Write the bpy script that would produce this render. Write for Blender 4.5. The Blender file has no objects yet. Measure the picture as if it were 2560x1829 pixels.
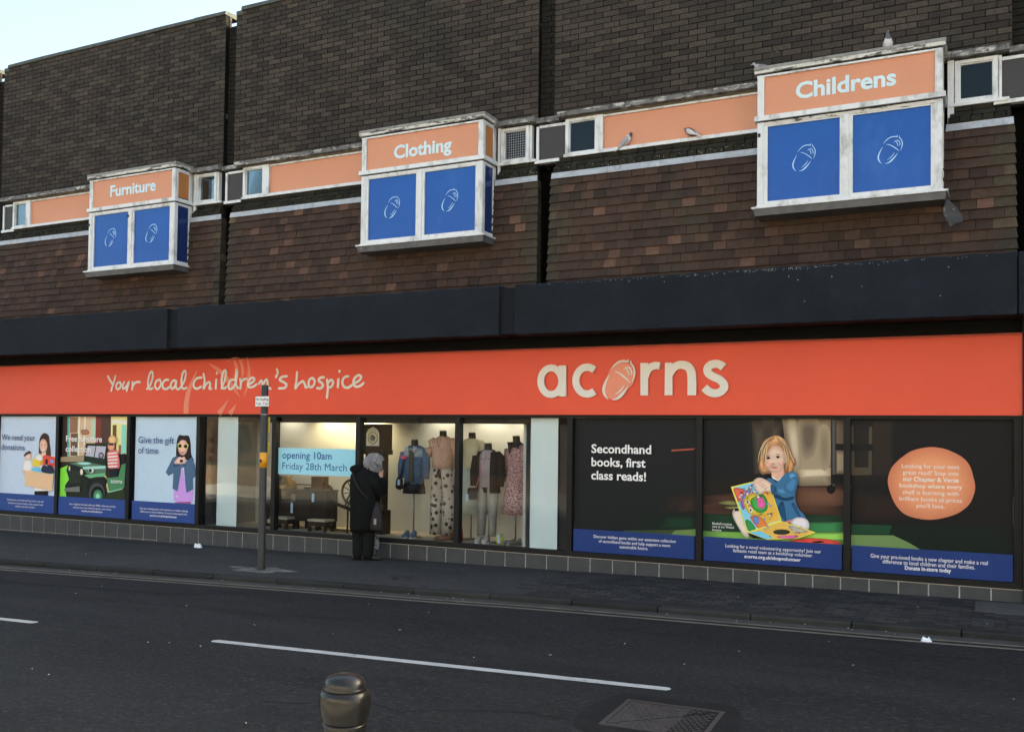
import bpy, math, random
from mathutils import Vector, Matrix
from mathutils.geometry import tessellate_polygon
rnd = random.Random(7)
sc = bpy.context.scene
C = sc.collection
R = math.radians

# ------------------------------------------------------------------ camera, sky, sun, exposure
EYE = Vector((0.0, -12.27115, 1.70))
FPX, CX, CY = 2494.03, 1105.86, 1020.13          # focal length and principal point of the 2560 px wide photograph
RIGHT = Vector((0.8771867, 0.4799275, 0.0146001))
UP = Vector((0.0015028, -0.0331514, 0.9994492))
FWD = Vector((-0.4801472, 0.8766816, 0.0298012))
cam_d = bpy.data.cameras.new('camera')
cam = bpy.data.objects.new('camera', cam_d); C.objects.link(cam)
cam.matrix_world = Matrix(((RIGHT.x, UP.x, -FWD.x, EYE.x), (RIGHT.y, UP.y, -FWD.y, EYE.y), (RIGHT.z, UP.z, -FWD.z, EYE.z), (0, 0, 0, 1)))
cam_d.sensor_width = 36.0
cam_d.lens = FPX / 2560 * 36
cam_d.shift_x = (1280 - CX) / 2560
cam_d.shift_y = (CY - 914.5) / 2560
cam_d.clip_end = 2000
sc.camera = cam

SUN = Vector((1.25, 1.24, 1.0)).normalized()       # towards the sun: low, from behind the shop on the right
world = bpy.data.worlds.new('World'); sc.world = world; world.use_nodes = True
wn = world.node_tree.nodes; wl_ = world.node_tree.links
sky = wn.new('ShaderNodeTexSky'); sky.sky_type = 'NISHITA'; sky.sun_disc = False
sky.sun_elevation = math.asin(SUN.z); sky.sun_rotation = math.atan2(SUN.x, SUN.y)
sky.air_density = 1.0; sky.dust_density = 4.0; sky.ozone_density = 1.0
bg = wn['Background']; bg.inputs[1].default_value = 0.15
wl_.new(sky.outputs[0], bg.inputs[0])
sun_d = bpy.data.lights.new('sun', 'SUN'); sun_d.energy = 5.0; sun_d.angle = R(0.55); sun_d.color = (1.0, 0.9, 0.76)
sun = bpy.data.objects.new('sun', sun_d); C.objects.link(sun)
sun.rotation_euler = SUN.to_track_quat('Z', 'Y').to_euler(); sun.location = (20, 20, 30)
sc.view_settings.view_transform = 'Standard'; sc.view_settings.look = 'None'
sc.view_settings.exposure = 1.92; sc.view_settings.gamma = 1.0; sc.view_settings.use_curve_mapping = False
sc.view_settings.use_white_balance = True; sc.view_settings.white_balance_temperature = 7300; sc.view_settings.white_balance_tint = 3
sc.cycles.max_bounces = 8; sc.cycles.transparent_max_bounces = 12
sc.cycles.use_adaptive_sampling = True
sc.cycles.use_denoising = True

# ------------------------------------------------------------------ helpers
def ray(px, py):
    return RIGHT * ((px - CX) / FPX) + UP * (-(py - CY) / FPX) + FWD
def W(px, py, Y=0.0):
    """point of the upright plane at depth Y that the photograph shows at px, py -> X, Z"""
    d = ray(px, py); t = (Y - EYE.y) / d.y
    p = EYE + d * t
    return p.x, p.z
def proj(p):
    d = Vector(p) - EYE; z = d.dot(FWD)
    return CX + FPX * d.dot(RIGHT) / z, CY - FPX * d.dot(UP) / z
PA, PB, ROAD = 0.0432, 0.00995, -0.06              # the pavement climbs slightly to the right; the road lies 6 cm lower
def pave(x): return PA + PB * x
def fr(x0, y0, s): return lambda x, y: (x0 + x / s, y0 + y / s)
FB = fr(0, 380, 3.53); FCL = fr(520, 200, 3.53); FCR = fr(1040, 200, 3.53); FD = fr(1920, 40, 3.53); FL5 = fr(1340, 40, 3.53)
P1 = fr(0, 1020, 5.2375); P2 = fr(300, 1020, 5.2375); P3 = fr(480, 1020, 3.867); P4 = fr(860, 1020, 3.867)
P5 = fr(1120, 1020, 4.275); P6 = fr(1740, 1020, 3.866); P7 = fr(2100, 1020, 3.248); P8 = fr(1300, 1020, 3.867)
T1 = fr(200, 860, 2.991); T2 = fr(1300, 860, 3.919)

def s2l(c):
    return tuple(((v / 255 + 0.055) / 1.055) ** 2.4 if v / 255 > 0.04045 else v / 255 / 12.92 for v in c)

MATS = {}
def M(name, col, rough=0.6, var=0.12, scale=6.0, bump=0.0, bscale=80.0, metal=0.0, isl=0.0, patch=None, stretch=(1, 1, 1), spec=0.4, coat=0.0, emit=0.0):
    """procedural paint: world-space noise in the colour, optional per-piece tone, weathered patches and fine relief"""
    if name in MATS: return MATS[name]
    m = bpy.data.materials.new(name); m.use_nodes = True
    nt = m.node_tree; N = nt.nodes; L = nt.links
    b = N['Principled BSDF']
    geo = N.new('ShaderNodeNewGeometry')
    mp = N.new('ShaderNodeVectorMath'); mp.operation = 'MULTIPLY'; mp.inputs[1].default_value = stretch
    L.new(geo.outputs['Position'], mp.inputs[0])
    nz = N.new('ShaderNodeTexNoise'); nz.inputs['Scale'].default_value = scale; nz.inputs['Detail'].default_value = 5
    nz.inputs['Roughness'].default_value = 0.6
    L.new(mp.outputs[0], nz.inputs['Vector'])
    mr = N.new('ShaderNodeMapRange'); mr.inputs[1].default_value = 0.25; mr.inputs[2].default_value = 0.75
    mr.inputs[3].default_value = 1 - var; mr.inputs[4].default_value = 1 + var
    L.new(nz.outputs['Fac'], mr.inputs[0])
    mul = N.new('ShaderNodeVectorMath'); mul.operation = 'SCALE'; mul.inputs[0].default_value = col[:3]
    L.new(mr.outputs[0], mul.inputs['Scale'])
    cur = mul.outputs[0]
    if isl > 0:
        oi = N.new('ShaderNodeObjectInfo')
        ad = N.new('ShaderNodeMath'); ad.operation = 'ADD'
        L.new(geo.outputs['Random Per Island'], ad.inputs[0]); L.new(oi.outputs['Random'], ad.inputs[1])
        wn_ = N.new('ShaderNodeTexWhiteNoise'); wn_.noise_dimensions = '1D'; L.new(ad.outputs[0], wn_.inputs['W'])
        r2 = N.new('ShaderNodeValToRGB'); el = r2.color_ramp.elements
        if name.startswith('tile'):
            el[0].position = 0; el[0].color = (0.62, 0.66, 0.68, 1); el[1].position = 1.0; el[1].color = (2.5, 2.1, 1.85, 1)
            for p_, c_ in ((0.12, (0.85, 0.84, 0.83)), (0.4, (0.97, 0.95, 0.92)), (0.7, (1.06, 1.02, 0.97)), (0.9, (1.16, 1.1, 1.03)), (0.962, (1.5, 1.35, 1.22))):
                e = el.new(p_); e.color = (*c_, 1)
        else:
            el[0].position = 0; el[0].color = (1 - isl, 1 - isl, 1 - isl * 0.9, 1); el[1].position = 1.0; el[1].color = (1 + isl * 1.3, 1 + isl * 1.25, 1 + isl, 1)
            e = el.new(0.5); e.color = (1, 1, 0.96, 1)
            e = el.new(0.25); e.color = (0.95 - isl * 0.25, 0.95 - isl * 0.22, 0.96 - isl * 0.2, 1)
        L.new(wn_.outputs['Value'], r2.inputs[0])
        m2 = N.new('ShaderNodeVectorMath'); m2.operation = 'MULTIPLY'
        L.new(cur, m2.inputs[0]); L.new(r2.outputs['Color'], m2.inputs[1]); cur = m2.outputs[0]
    if patch:
        for (pc, ps, lo, hi, pst) in (patch if isinstance(patch, list) else [patch]):
            mp2 = N.new('ShaderNodeVectorMath'); mp2.operation = 'MULTIPLY'; mp2.inputs[1].default_value = pst
            L.new(geo.outputs['Position'], mp2.inputs[0])
            n2 = N.new('ShaderNodeTexNoise'); n2.inputs['Scale'].default_value = ps; n2.inputs['Detail'].default_value = 6; n2.inputs['Roughness'].default_value = 0.65
            L.new(mp2.outputs[0], n2.inputs['Vector'])
            q = N.new('ShaderNodeMapRange'); q.inputs[1].default_value = lo; q.inputs[2].default_value = hi
            L.new(n2.outputs['Fac'], q.inputs[0])
            mx = N.new('ShaderNodeMix'); mx.data_type = 'RGBA'
            L.new(q.outputs[0], mx.inputs['Factor']); L.new(cur, mx.inputs['A']); mx.inputs['B'].default_value = (*pc[:3], 1)
            cur = mx.outputs['Result']
    L.new(cur, b.inputs['Base Color'])
    b.inputs['Roughness'].default_value = rough; b.inputs['Metallic'].default_value = metal
    b.inputs['Specular IOR Level'].default_value = spec
    if coat: b.inputs['Coat Weight'].default_value = coat; b.inputs['Coat Roughness'].default_value = 0.08
    if bump > 0:
        n3 = N.new('ShaderNodeTexNoise'); n3.inputs['Scale'].default_value = bscale; n3.inputs['Detail'].default_value = 4
        L.new(mp.outputs[0], n3.inputs['Vector'])
        bp = N.new('ShaderNodeBump'); bp.inputs['Strength'].default_value = bump; bp.inputs['Distance'].default_value = 0.01
        L.new(n3.outputs['Fac'], bp.inputs['Height']); L.new(bp.outputs['Normal'], b.inputs['Normal'])
    if emit:
        b.inputs['Emission Color'].default_value = (*col[:3], 1); b.inputs['Emission Strength'].default_value = emit
    MATS[name] = m
    return m
def tone(c):
    l = s2l(c); k = 0.62 + 0.78 * min(1.0, max(l) * 2.2)
    return tuple(min(0.92, v * k) for v in l)
def ink(c, rough=0.5):
    n = 'printed_%d_%d_%d' % c
    return M(n, tone(c), rough, 0.03, 10, spec=0.14)
def glass_mat(name, tint=(0.93, 0.95, 0.95), ior=1.5, gl=(1, 1, 1)):
    if name in MATS: return MATS[name]
    m = bpy.data.materials.new(name); m.use_nodes = True
    nt = m.node_tree; N = nt.nodes; L = nt.links
    N.remove(N['Principled BSDF'])
    f = N.new('ShaderNodeFresnel'); f.inputs[0].default_value = ior
    mm = N.new('ShaderNodeMath'); mm.operation = 'MULTIPLY'; mm.inputs[1].default_value = 0.26; mm.use_clamp = True
    L.new(f.outputs[0], mm.inputs[0])
    t = N.new('ShaderNodeBsdfTransparent'); t.inputs[0].default_value = (*tint, 1)
    g = N.new('ShaderNodeBsdfGlossy'); g.inputs['Roughness'].default_value = 0.0; g.inputs[0].default_value = (*gl, 1)
    geo = N.new('ShaderNodeNewGeometry')
    nz = N.new('ShaderNodeTexNoise'); nz.inputs['Scale'].default_value = 1.3; nz.inputs['Detail'].default_value = 1
    L.new(geo.outputs['Position'], nz.inputs['Vector'])
    bp = N.new('ShaderNodeBump'); bp.inputs['Strength'].default_value = 0.02; bp.inputs['Distance'].default_value = 0.1
    L.new(nz.outputs['Fac'], bp.inputs['Height']); L.new(bp.outputs[0], g.inputs['Normal'])
    mx = N.new('ShaderNodeMixShader'); L.new(mm.outputs[0], mx.inputs[0]); L.new(t.outputs[0], mx.inputs[1]); L.new(g.outputs[0], mx.inputs[2])
    L.new(mx.outputs[0], N['Material Output'].inputs[0])
    MATS[name] = m
    return m
def floral_mat(name, base, spots, scale=30.0, lo=0.28, hi=0.34):
    if name in MATS: return MATS[name]
    m = M(name, base, 0.85, 0.1, 12)
    nt = m.node_tree; N = nt.nodes; L = nt.links
    b = N['Principled BSDF']; cur = b.inputs['Base Color'].links[0].from_socket
    geo = N.new('ShaderNodeNewGeometry')
    for k, (c, s) in enumerate(spots):
        v = N.new('ShaderNodeTexVoronoi'); v.inputs['Scale'].default_value = scale * s
        L.new(geo.outputs['Position'], v.inputs['Vector'])
        q = N.new('ShaderNodeMapRange'); q.inputs[1].default_value = lo; q.inputs[2].default_value = hi; q.inputs[3].default_value = 1; q.inputs[4].default_value = 0
        L.new(v.outputs['Distance'], q.inputs[0])
        mx = N.new('ShaderNodeMix'); mx.data_type = 'RGBA'
        L.new(q.outputs[0], mx.inputs['Factor']); L.new(cur, mx.inputs['A']); mx.inputs['B'].default_value = (*c, 1)
        cur = mx.outputs['Result']
    L.new(cur, b.inputs['Base Color'])
    return m

class MB:
    """collects faces of ONE object"""
    def __init__(s): s.v = []; s.f = []; s.mi = []; s.sm = []
    def face(s, idx, m=0, sm=False): s.f.append(idx); s.mi.append(m); s.sm.append(sm)
    def box(s, x0, x1, y0, y1, z0, z1, m=0, back=True):
        b = len(s.v)
        s.v += [(x0, y0, z0), (x1, y0, z0), (x1, y1, z0), (x0, y1, z0), (x0, y0, z1), (x1, y0, z1), (x1, y1, z1), (x0, y1, z1)]
        for q in ((0, 1, 5, 4), (1, 2, 6, 5), (3, 0, 4, 7), (4, 5, 6, 7), (3, 2, 1, 0)) + (((2, 3, 7, 6),) if back else ()):
            s.face([b + i for i in q], m)
        return s
    def hexa(s, p, m=0):
        b = len(s.v); s.v += [tuple(q) for q in p]
        for q in ((0, 1, 5, 4), (1, 2, 6, 5), (3, 0, 4, 7), (4, 5, 6, 7), (3, 2, 1, 0), (2, 3, 7, 6)): s.face([b + i for i in q], m)
        return s
    def poly(s, pts, m=0):
        b = len(s.v); s.v += [tuple(p) for p in pts]
        if len(pts) < 5: s.face(list(range(b, b + len(pts))), m)
        else:
            for t in tessellate_polygon([[Vector(p) for p in pts]]): s.face([b + i for i in t], m)
        return s
    def plate(s, pts, y0, y1, m=0):
        """an outline in X,Z with thickness from y0 (front) to y1"""
        n = len(pts); b = len(s.v)
        s.v += [(x, y0, z) for x, z in pts] + [(x, y1, z) for x, z in pts]
        for t in tessellate_polygon([[Vector((x, z, 0)) for x, z in pts]]):
            s.face([b + i for i in t], m); s.face([b + n + i for i in reversed(t)], m)
        for i in range(n): s.face([b + i, b + (i + 1) % n, b + n + (i + 1) % n, b + n + i], m)
        return s
    def loft(s, rings, m=0, cap=True, sm=True):
        n = len(rings[0]); b = len(s.v)
        for r in rings: s.v += [tuple(p) for p in r]
        for i in range(len(rings) - 1):
            for j in range(n):
                s.face([b + i * n + j, b + i * n + (j + 1) % n, b + (i + 1) * n + (j + 1) % n, b + (i + 1) * n + j], m, sm)
        if cap:
            s.face([b + j for j in reversed(range(n))], m, sm); s.face([b + (len(rings) - 1) * n + j for j in range(n)], m, sm)
        return s
    def column(s, secs, m=0, n=16, cap=True, wob=None):
        """stack of ellipses (cx, cy, z, rx, ry)"""
        rings = []
        for k, (cx, cy, z, rx, ry) in enumerate(secs):
            r = []
            for j in range(n):
                a = 2 * math.pi * j / n; w = 1 + (wob(k, a) if wob else 0)
                r.append((cx + rx * w * math.cos(a), cy + ry * w * math.sin(a), z))
            rings.append(r)
        return s.loft(rings, m, cap)
    def tube(s, pts, rad, m=0, n=8, sm=True):
        pts = [Vector(p) for p in pts]
        if not isinstance(rad, (list, tuple)): rad = [rad] * len(pts)
        rings = []
        for i, p in enumerate(pts):
            d = (pts[min(i + 1, len(pts) - 1)] - pts[max(i - 1, 0)]).normalized()
            a = d.cross(Vector((0, 0, 1)) if abs(d.z) < 0.9 else Vector((1, 0, 0))).normalized(); c = d.cross(a)
            rings.append([p + (a * math.cos(2 * math.pi * j / n) + c * math.sin(2 * math.pi * j / n)) * rad[i] for j in range(n)])
        return s.loft(rings, m, True, sm)
    def ball(s, c, r, m=0, n=12, k=8):
        if not isinstance(r, (list, tuple)): r = (r, r, r)
        return s.column([(c[0], c[1], c[2] + r[2] * math.sin(-math.pi / 2 + math.pi * (i + 0.001) / k), r[0] * max(0.02, math.cos(-math.pi / 2 + math.pi * i / k)), r[1] * max(0.02, math.cos(-math.pi / 2 + math.pi * i / k))) for i in range(k + 1)], m, n)
    def ring(s, c, R0, r, axis='y', m=0, n=28, k=6):
        rings = []
        for i in range(n + 1):
            a = 2 * math.pi * i / n; q = []
            for j in range(k):
                b = 2 * math.pi * j / k; d = R0 + r * math.cos(b); h = r * math.sin(b)
                q.append((c[0] + d * math.cos(a), c[1] + h, c[2] + d * math.sin(a)) if axis == 'y' else (c[0] + h, c[1] + d * math.cos(a), c[2] + d * math.sin(a)))
            rings.append(q)
        return s.loft(rings, m, False)
    def mesh(s, name, mats):
        me = bpy.data.meshes.new(name); me.from_pydata(s.v, [], s.f)
        for m in (mats if isinstance(mats, (list, tuple)) else [mats]): me.materials.append(m)
        me.polygons.foreach_set('material_index', s.mi); me.polygons.foreach_set('use_smooth', s.sm); me.update()
        return me
    def build(s, name, mats, parent=None, label=None, cat=None, group=None, kind=None):
        o = bpy.data.objects.new(name, s.mesh(name, mats)); C.objects.link(o)
        o.parent = parent
        return tag(o, label, cat, group, kind)
def tag(o, label=None, cat=None, group=None, kind=None):
    for k, v in (('label', label), ('category', cat), ('group', group), ('kind', kind)):
        if v: o[k] = v
    return o
def empty(name, loc, label, cat, group=None, rz=0.0):
    o = bpy.data.objects.new(name, None); C.objects.link(o); o.location = loc; o.rotation_euler.z = rz
    o.empty_display_size = 0.1
    return tag(o, label, cat, group)
def inst(name, mesh, loc, parent, rot=None, scale=None, kind=None):
    o = bpy.data.objects.new(name, mesh); C.objects.link(o); o.parent = parent; o.location = loc
    if rot: o.rotation_euler = rot
    if scale: o.scale = scale
    return o
def local(o, p): return Vector(p) - o.location
def shift(mb, d):
    mb.v = [(x + d[0], y + d[1], z + d[2]) for x, y, z in mb.v]; return mb
def spin(mb, a, c=(0, 0)):
    ca, sa = math.cos(a), math.sin(a)
    mb.v = [(c[0] + (x - c[0]) * ca - (y - c[1]) * sa, c[1] + (x - c[0]) * sa + (y - c[1]) * ca, z) for x, y, z in mb.v]; return mb
def smooth_pts(p, closed=True, k=5):
    out = []; n = len(p)
    for i in range(n if closed else n - 1):
        a, b, c, d = (p[(i - 1) % n], p[i], p[(i + 1) % n], p[(i + 2) % n]) if closed else (p[max(i - 1, 0)], p[i], p[i + 1], p[min(i + 2, n - 1)])
        for j in range(k):
            t = j / k
            out.append(tuple(0.5 * (2 * b[q] + (c[q] - a[q]) * t + (2 * a[q] - 5 * b[q] + 4 * c[q] - d[q]) * t * t + (3 * b[q] - a[q] - 3 * c[q] + d[q]) * t ** 3) for q in range(len(b))))
    if not closed: out.append(tuple(p[-1]))
    return out
def stroke(mb, pts, y0, y1, wid=None, m=0, k=5, roundcap=True):
    """a brush stroke in X,Z: pts (x, z, w); built as a flat ribbon from y0 (front) to y1"""
    p = smooth_pts([q if len(q) == 3 else (*q, wid) for q in pts], False, k) if k > 1 else [q if len(q) == 3 else (*q, wid) for q in pts]
    Lf, Rt = [], []
    for i, (x, z, w) in enumerate(p):
        a = p[max(i - 1, 0)]; b = p[min(i + 1, len(p) - 1)]
        dx, dz = b[0] - a[0], b[1] - a[1]; l = math.hypot(dx, dz) or 1
        nx, nz = -dz / l * w / 2, dx / l * w / 2
        Lf.append((x + nx, z + nz)); Rt.append((x - nx, z - nz))
    b = len(mb.v); n = len(p); mb.ns = getattr(mb, 'ns', 0) + 1
    ya = [y0 - 0.00007 * mb.ns - 0.0009 * i / n for i in range(n)]
    mb.v += [(q[0], ya[i], q[1]) for i, q in enumerate(Lf)] + [(q[0], ya[i], q[1]) for i, q in enumerate(Rt)] + [(x, y1, z) for x, z in Lf] + [(x, y1, z) for x, z in Rt]
    for i in range(n - 1):
        mb.face([b + i, b + i + 1, b + n + i + 1, b + n + i], m)
        mb.face([b + i, b + 2 * n + i, b + 2 * n + i + 1, b + i + 1], m)
        mb.face([b + n + i, b + n + i + 1, b + 3 * n + i + 1, b + 3 * n + i], m)
    mb.face([b, b + n, b + 3 * n, b + 2 * n], m); mb.face([b + n - 1, b + 3 * n - 1, b + 4 * n - 1, b + 2 * n - 1], m)
    return mb
# lettering ---------------------------------------------------------
def glyphs(s, bold=0.0, ext=0.0):
    cu = bpy.data.curves.new('t', 'FONT'); cu.body = s; cu.size = 1.0; cu.offset = bold; cu.extrude = ext; cu.resolution_u = 3
    ob = bpy.data.objects.new('t', cu); C.objects.link(ob)
    me = bpy.data.meshes.new_from_object(ob.evaluated_get(bpy.context.evaluated_depsgraph_get()))
    bpy.data.objects.remove(ob); bpy.data.curves.remove(cu)
    return me
CAP = max(v.co.y for v in glyphs('H').vertices)
def text(s, xl, xr, zb, cap, Y, mat, parent, bold=0.0, ext=0.0, name='lettering', onx=None):
    """flat lettering: from xl to xr on the baseline zb, capitals `cap` high, in the upright plane at depth Y"""
    me = glyphs(s, bold, 0.0)
    x0 = min(v.co.x for v in me.vertices); x1 = max(v.co.x for v in me.vertices)
    sx = (xr - xl) / (x1 - x0); sz = cap / CAP
    off = parent.matrix_basis.translation if parent else Vector()
    for v in me.vertices: v.co = Vector((xl + (v.co.x - x0) * sx - off.x, Y - off.y, zb + v.co.y * sz - off.z))
    me.materials.append(mat)
    o = bpy.data.objects.new(name, me); C.objects.link(o); o.parent = parent
    return o
def ptext(F, s, a, b, cap, Y, mat, parent, bold=0.0, name='lettering'):
    xl, za = W(*F(*a), Y); xr, zb = W(*F(*b), Y)
    c = W(*F(a[0], a[1] - cap), Y)[1] - za
    return text(s, xl, xr, (za + zb) / 2, c, Y, mat, parent, bold, name=name)
def print_mat():
    if 'printed_picture' in MATS: return MATS['printed_picture']
    m = M('printed_picture', (1, 1, 1), 0.5, 0.05, 40, spec=0.14)
    nt = m.node_tree; N = nt.nodes; L = nt.links; b = N['Principled BSDF']; cur = b.inputs['Base Color'].links[0].from_socket
    at = N.new('ShaderNodeVertexColor'); at.layer_name = 'ink'
    mx = N.new('ShaderNodeVectorMath'); mx.operation = 'MULTIPLY'; L.new(cur, mx.inputs[0]); L.new(at.outputs[0], mx.inputs[1]); L.new(mx.outputs[0], b.inputs['Base Color'])
    return m
def art(name, F, Y, shapes, parent, step=0.0008):
    """flat printed picture: outlines traced on the sheet, each a hair in front of the one before.
    shape = (ink, points, mode, rim ink, rim share): mode 's' rounds the outline, 'e' is an ellipse; a rim ink blends in from the outline"""
    mb = MB(); cols = []; off = parent.matrix_basis.translation
    for k, sh in enumerate(shapes):
        col, pts = sh[0], sh[1]; mode = sh[2] if len(sh) > 2 else ''
        if mode == 's': pts = smooth_pts(pts, True, 5)
        if mode == 'e':
            (cx, cy), (rx, ry) = pts
            pts = [(cx + rx * math.cos(2 * math.pi * i / 22), cy + ry * math.sin(2 * math.pi * i / 22)) for i in range(22)]
        q = [W(*F(*p), Y) for p in pts]; y = Y - step * (k + 1)
        li = tone(col)
        b = len(mb.v)
        rim = sh[3] if len(sh) > 3 else (tuple(int(v * 0.80) for v in col) if mode in ('s', 'e') else None)
        if rim:
            n = len(q); cx = sum(p_[0] for p_ in q) / n; cz = sum(p_[1] for p_ in q) / n
            cr = [(q[a_][0] - cx) * (q[(a_ + 1) % n][1] - cz) - (q[a_][1] - cz) * (q[(a_ + 1) % n][0] - cx) for a_ in range(n)]
            if min(cr) < 0 < max(cr): rim = None
        if rim:
            lo_ = tone(rim); f = 1 - (sh[4] if len(sh) > 4 else 0.4)
            n = len(q); cx = sum(p[0] for p in q) / n; cz = sum(p[1] for p in q) / n
            inn = [(cx + (x - cx) * f, cz + (z - cz) * f) for x, z in q]
            for ring, c in ((q, lo_), (inn, li)):
                mb.v += [(x - off.x, y - off.y, z - off.z) for x, z in ring]; cols += [c] * n
            for i in range(n): mb.face([b + i, b + (i + 1) % n, b + n + (i + 1) % n, b + n + i])
            for t in tessellate_polygon([[Vector((x, z, 0)) for x, z in inn]]): mb.face([b + n + i for i in t])
        else:
            mb.v += [(x - off.x, y - off.y, z - off.z) for x, z in q]; cols += [li] * len(q)
            for t in tessellate_polygon([[Vector((x, z, 0)) for x, z in q]]): mb.face([b + i for i in t])
    o = mb.build(name, print_mat(), parent)
    ca = o.data.color_attributes.new('ink', 'FLOAT_COLOR', 'POINT')
    for i, c in enumerate(cols): ca.data[i].color = (*c, 1)
    return o

# ------------------------------------------------------------------ materials
brick_m = M('brick_dark', (0.043, 0.0355, 0.0315), 0.82, 0.3, 22, 0.35, 130, spec=0.12, isl=0.34, patch=[((0.027, 0.028, 0.024), 0.6, 0.5, 0.75, (1, 1, 1)), ((0.02, 0.0185, 0.0175), 0.9, 0.56, 0.78, (1.6, 1, 0.35))])
mortar_m = M('mortar_black', (0.006, 0.0058, 0.0055), 0.95, 0.4, 30, spec=0.12, patch=((0.24, 0.24, 0.23), 3.2, 0.655, 0.74, (1, 1, 1)))
moss_m = M('brick_mossy', (0.021, 0.0205, 0.0165), 0.95, 0.4, 26, 0.5, 90, spec=0.12, isl=0.2, patch=[((0.036, 0.04, 0.023), 7, 0.54, 0.74, (1, 1, 1)), ((0.4, 0.4, 0.38), 34, 0.735, 0.77, (1, 1, 0.5))])
tile_m = M('tile_clay', (0.054, 0.0365, 0.0305), 0.78, 0.22, 20, 0.3, 140, spec=0.12, isl=0.3, patch=[((0.05, 0.052, 0.034), 1.1, 0.56, 0.8, (1, 1, 0.5)), ((0.022, 0.024, 0.022), 2.3, 0.64, 0.78, (1, 1, 0.3))])
tile_end_m = M('tile_lichen', (0.05, 0.044, 0.035), 0.9, 0.3, 22, 0.3, 140, spec=0.12, isl=0.2)
dark_m = M('backing_dark', (0.012, 0.011, 0.011), 0.9, spec=0.12)
coping_m = M('coping_stone', (0.06, 0.068, 0.062), 0.9, 0.3, 9, 0.3, 60, patch=((0.3, 0.31, 0.29), 13, 0.62, 0.76, (1, 1, 1)))
lintel_m = M('lintel_concrete', (0.12, 0.12, 0.12), 0.85, 0.4, 11, 0.2, 60, patch=[((0.5, 0.5, 0.48), 5.5, 0.5, 0.66, (1, 1, 2.5)), ((0.018, 0.018, 0.018), 17, 0.55, 0.66, (1, 1, 0.4))])
white_m = M('paint_white_worn', (0.6, 0.63, 0.65), 0.45, 0.06, 7, 0.12, 60, patch=[((0.25, 0.25, 0.24), 3.0, 0.5, 0.74, (2.2, 2.2, 1)), ((0.05, 0.047, 0.043), 26, 0.70, 0.78, (1, 1, 1.5))])
peel_m = M('paint_white_peeling', (0.52, 0.52, 0.49), 0.6, 0.1, 8, 0.3, 50, patch=[((0.075, 0.07, 0.06), 6, 0.5, 0.58, (1, 1, 3)), ((0.3, 0.28, 0.25), 19, 0.58, 0.66, (1, 1, 1))])
lead_m = M('lead_sheet', (0.33, 0.36, 0.4), 0.55, 0.22, 9, 0.25, 40, patch=((0.14, 0.15, 0.16), 9, 0.58, 0.75, (1, 1, 0.35)))
lead_dark_m = M('lead_dark', (0.085, 0.09, 0.1), 0.5, 0.35, 9, 0.2, 40, patch=((0.4, 0.43, 0.46), 6, 0.66, 0.76, (1, 1, 0.6)))
felt_m = M('roof_felt_grey', (0.22, 0.225, 0.22), 0.9, 0.3, 14, 0.4, 70, patch=((0.06, 0.06, 0.055), 11, 0.56, 0.7, (1, 1, 1)))
orange_m = M('sign_peach', (0.55, 0.245, 0.148), 0.5, 0.035, 1.6, spec=0.3, patch=((0.52, 0.3, 0.2), 1.1, 0.64, 0.9, (1, 1, 0.6)))
cyan_m = M('letter_pale', (0.50, 0.66, 0.73), 0.5, 0.03)
blue_m = M('vinyl_blue', (0.007, 0.082, 0.345), 0.3, 0.07, 2, spec=0.25, patch=((0.03, 0.13, 0.42), 1.3, 0.6, 0.85, (1, 1, 0.5)))
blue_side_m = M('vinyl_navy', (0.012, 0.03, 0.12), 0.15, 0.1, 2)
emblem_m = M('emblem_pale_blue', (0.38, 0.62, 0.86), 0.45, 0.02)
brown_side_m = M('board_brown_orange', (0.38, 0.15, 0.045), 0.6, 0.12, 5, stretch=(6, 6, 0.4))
darkpanel_m = M('board_dark', (0.034, 0.032, 0.034), 0.6, 0.15, 4)
beam_m = M('render_navy', (0.0115, 0.0155, 0.0225), 0.9, 0.25, 2.2, 1.0, 60, spec=0.2, patch=[((0.009, 0.011, 0.013), 1.4, 0.55, 0.8, (1, 1, 0.7)), ((0.55, 0.56, 0.56), 55, 0.765, 0.785, (1, 1, 1))])
beam_gap_m = M('render_joint', (0.012, 0.014, 0.019), 0.9, 0.2, 3, spec=0.12)
soffit_m = M('soffit_black', (0.012, 0.012, 0.012), 0.8, spec=0.12)
frame_m = M('shopfront_black', (0.0085, 0.0095, 0.011), 0.5, 0.1, 5, spec=0.22)
red_m = M('fascia_orange_red', (0.80, 0.074, 0.034), 0.38, 0.07, 0.6, spec=0.35)
red_edge_m = M('fascia_edge', (0.45, 0.07, 0.04), 0.5)
pink_m = M('fascia_print_pink', (0.84, 0.24, 0.16), 0.38, 0.02)
pink2_m = M('emblem_salmon', (0.82, 0.26, 0.17), 0.3, 0.02)
off_white_m = M('letter_off_white', (0.76, 0.74, 0.70), 0.35, 0.02)
plinth_m = M('tile_slate_grey', (0.048, 0.053, 0.058), 0.55, 0.25, 5, 0.1, 30)
for n_ in plinth_m.node_tree.nodes:
    pass
grout_m = M('grout_pale', (0.46, 0.46, 0.43), 0.9, 0.3, 20)
asphalt_m = M('asphalt', (0.0142, 0.0152, 0.0162), 0.85, 0.22, 0.8, 0.9, 120, spec=0.22, patch=[((0.023, 0.0235, 0.0245), 0.45, 0.46, 0.66, (0.35, 1.6, 1)), ((0.0085, 0.009, 0.0098), 1.1, 0.5, 0.7, (0.4, 1.5, 1)), ((0.048, 0.0485, 0.05), 26, 0.52, 0.72, (1, 1, 1)), ((0.004, 0.004, 0.0045), 31, 0.52, 0.7, (1, 1, 1))])
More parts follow.
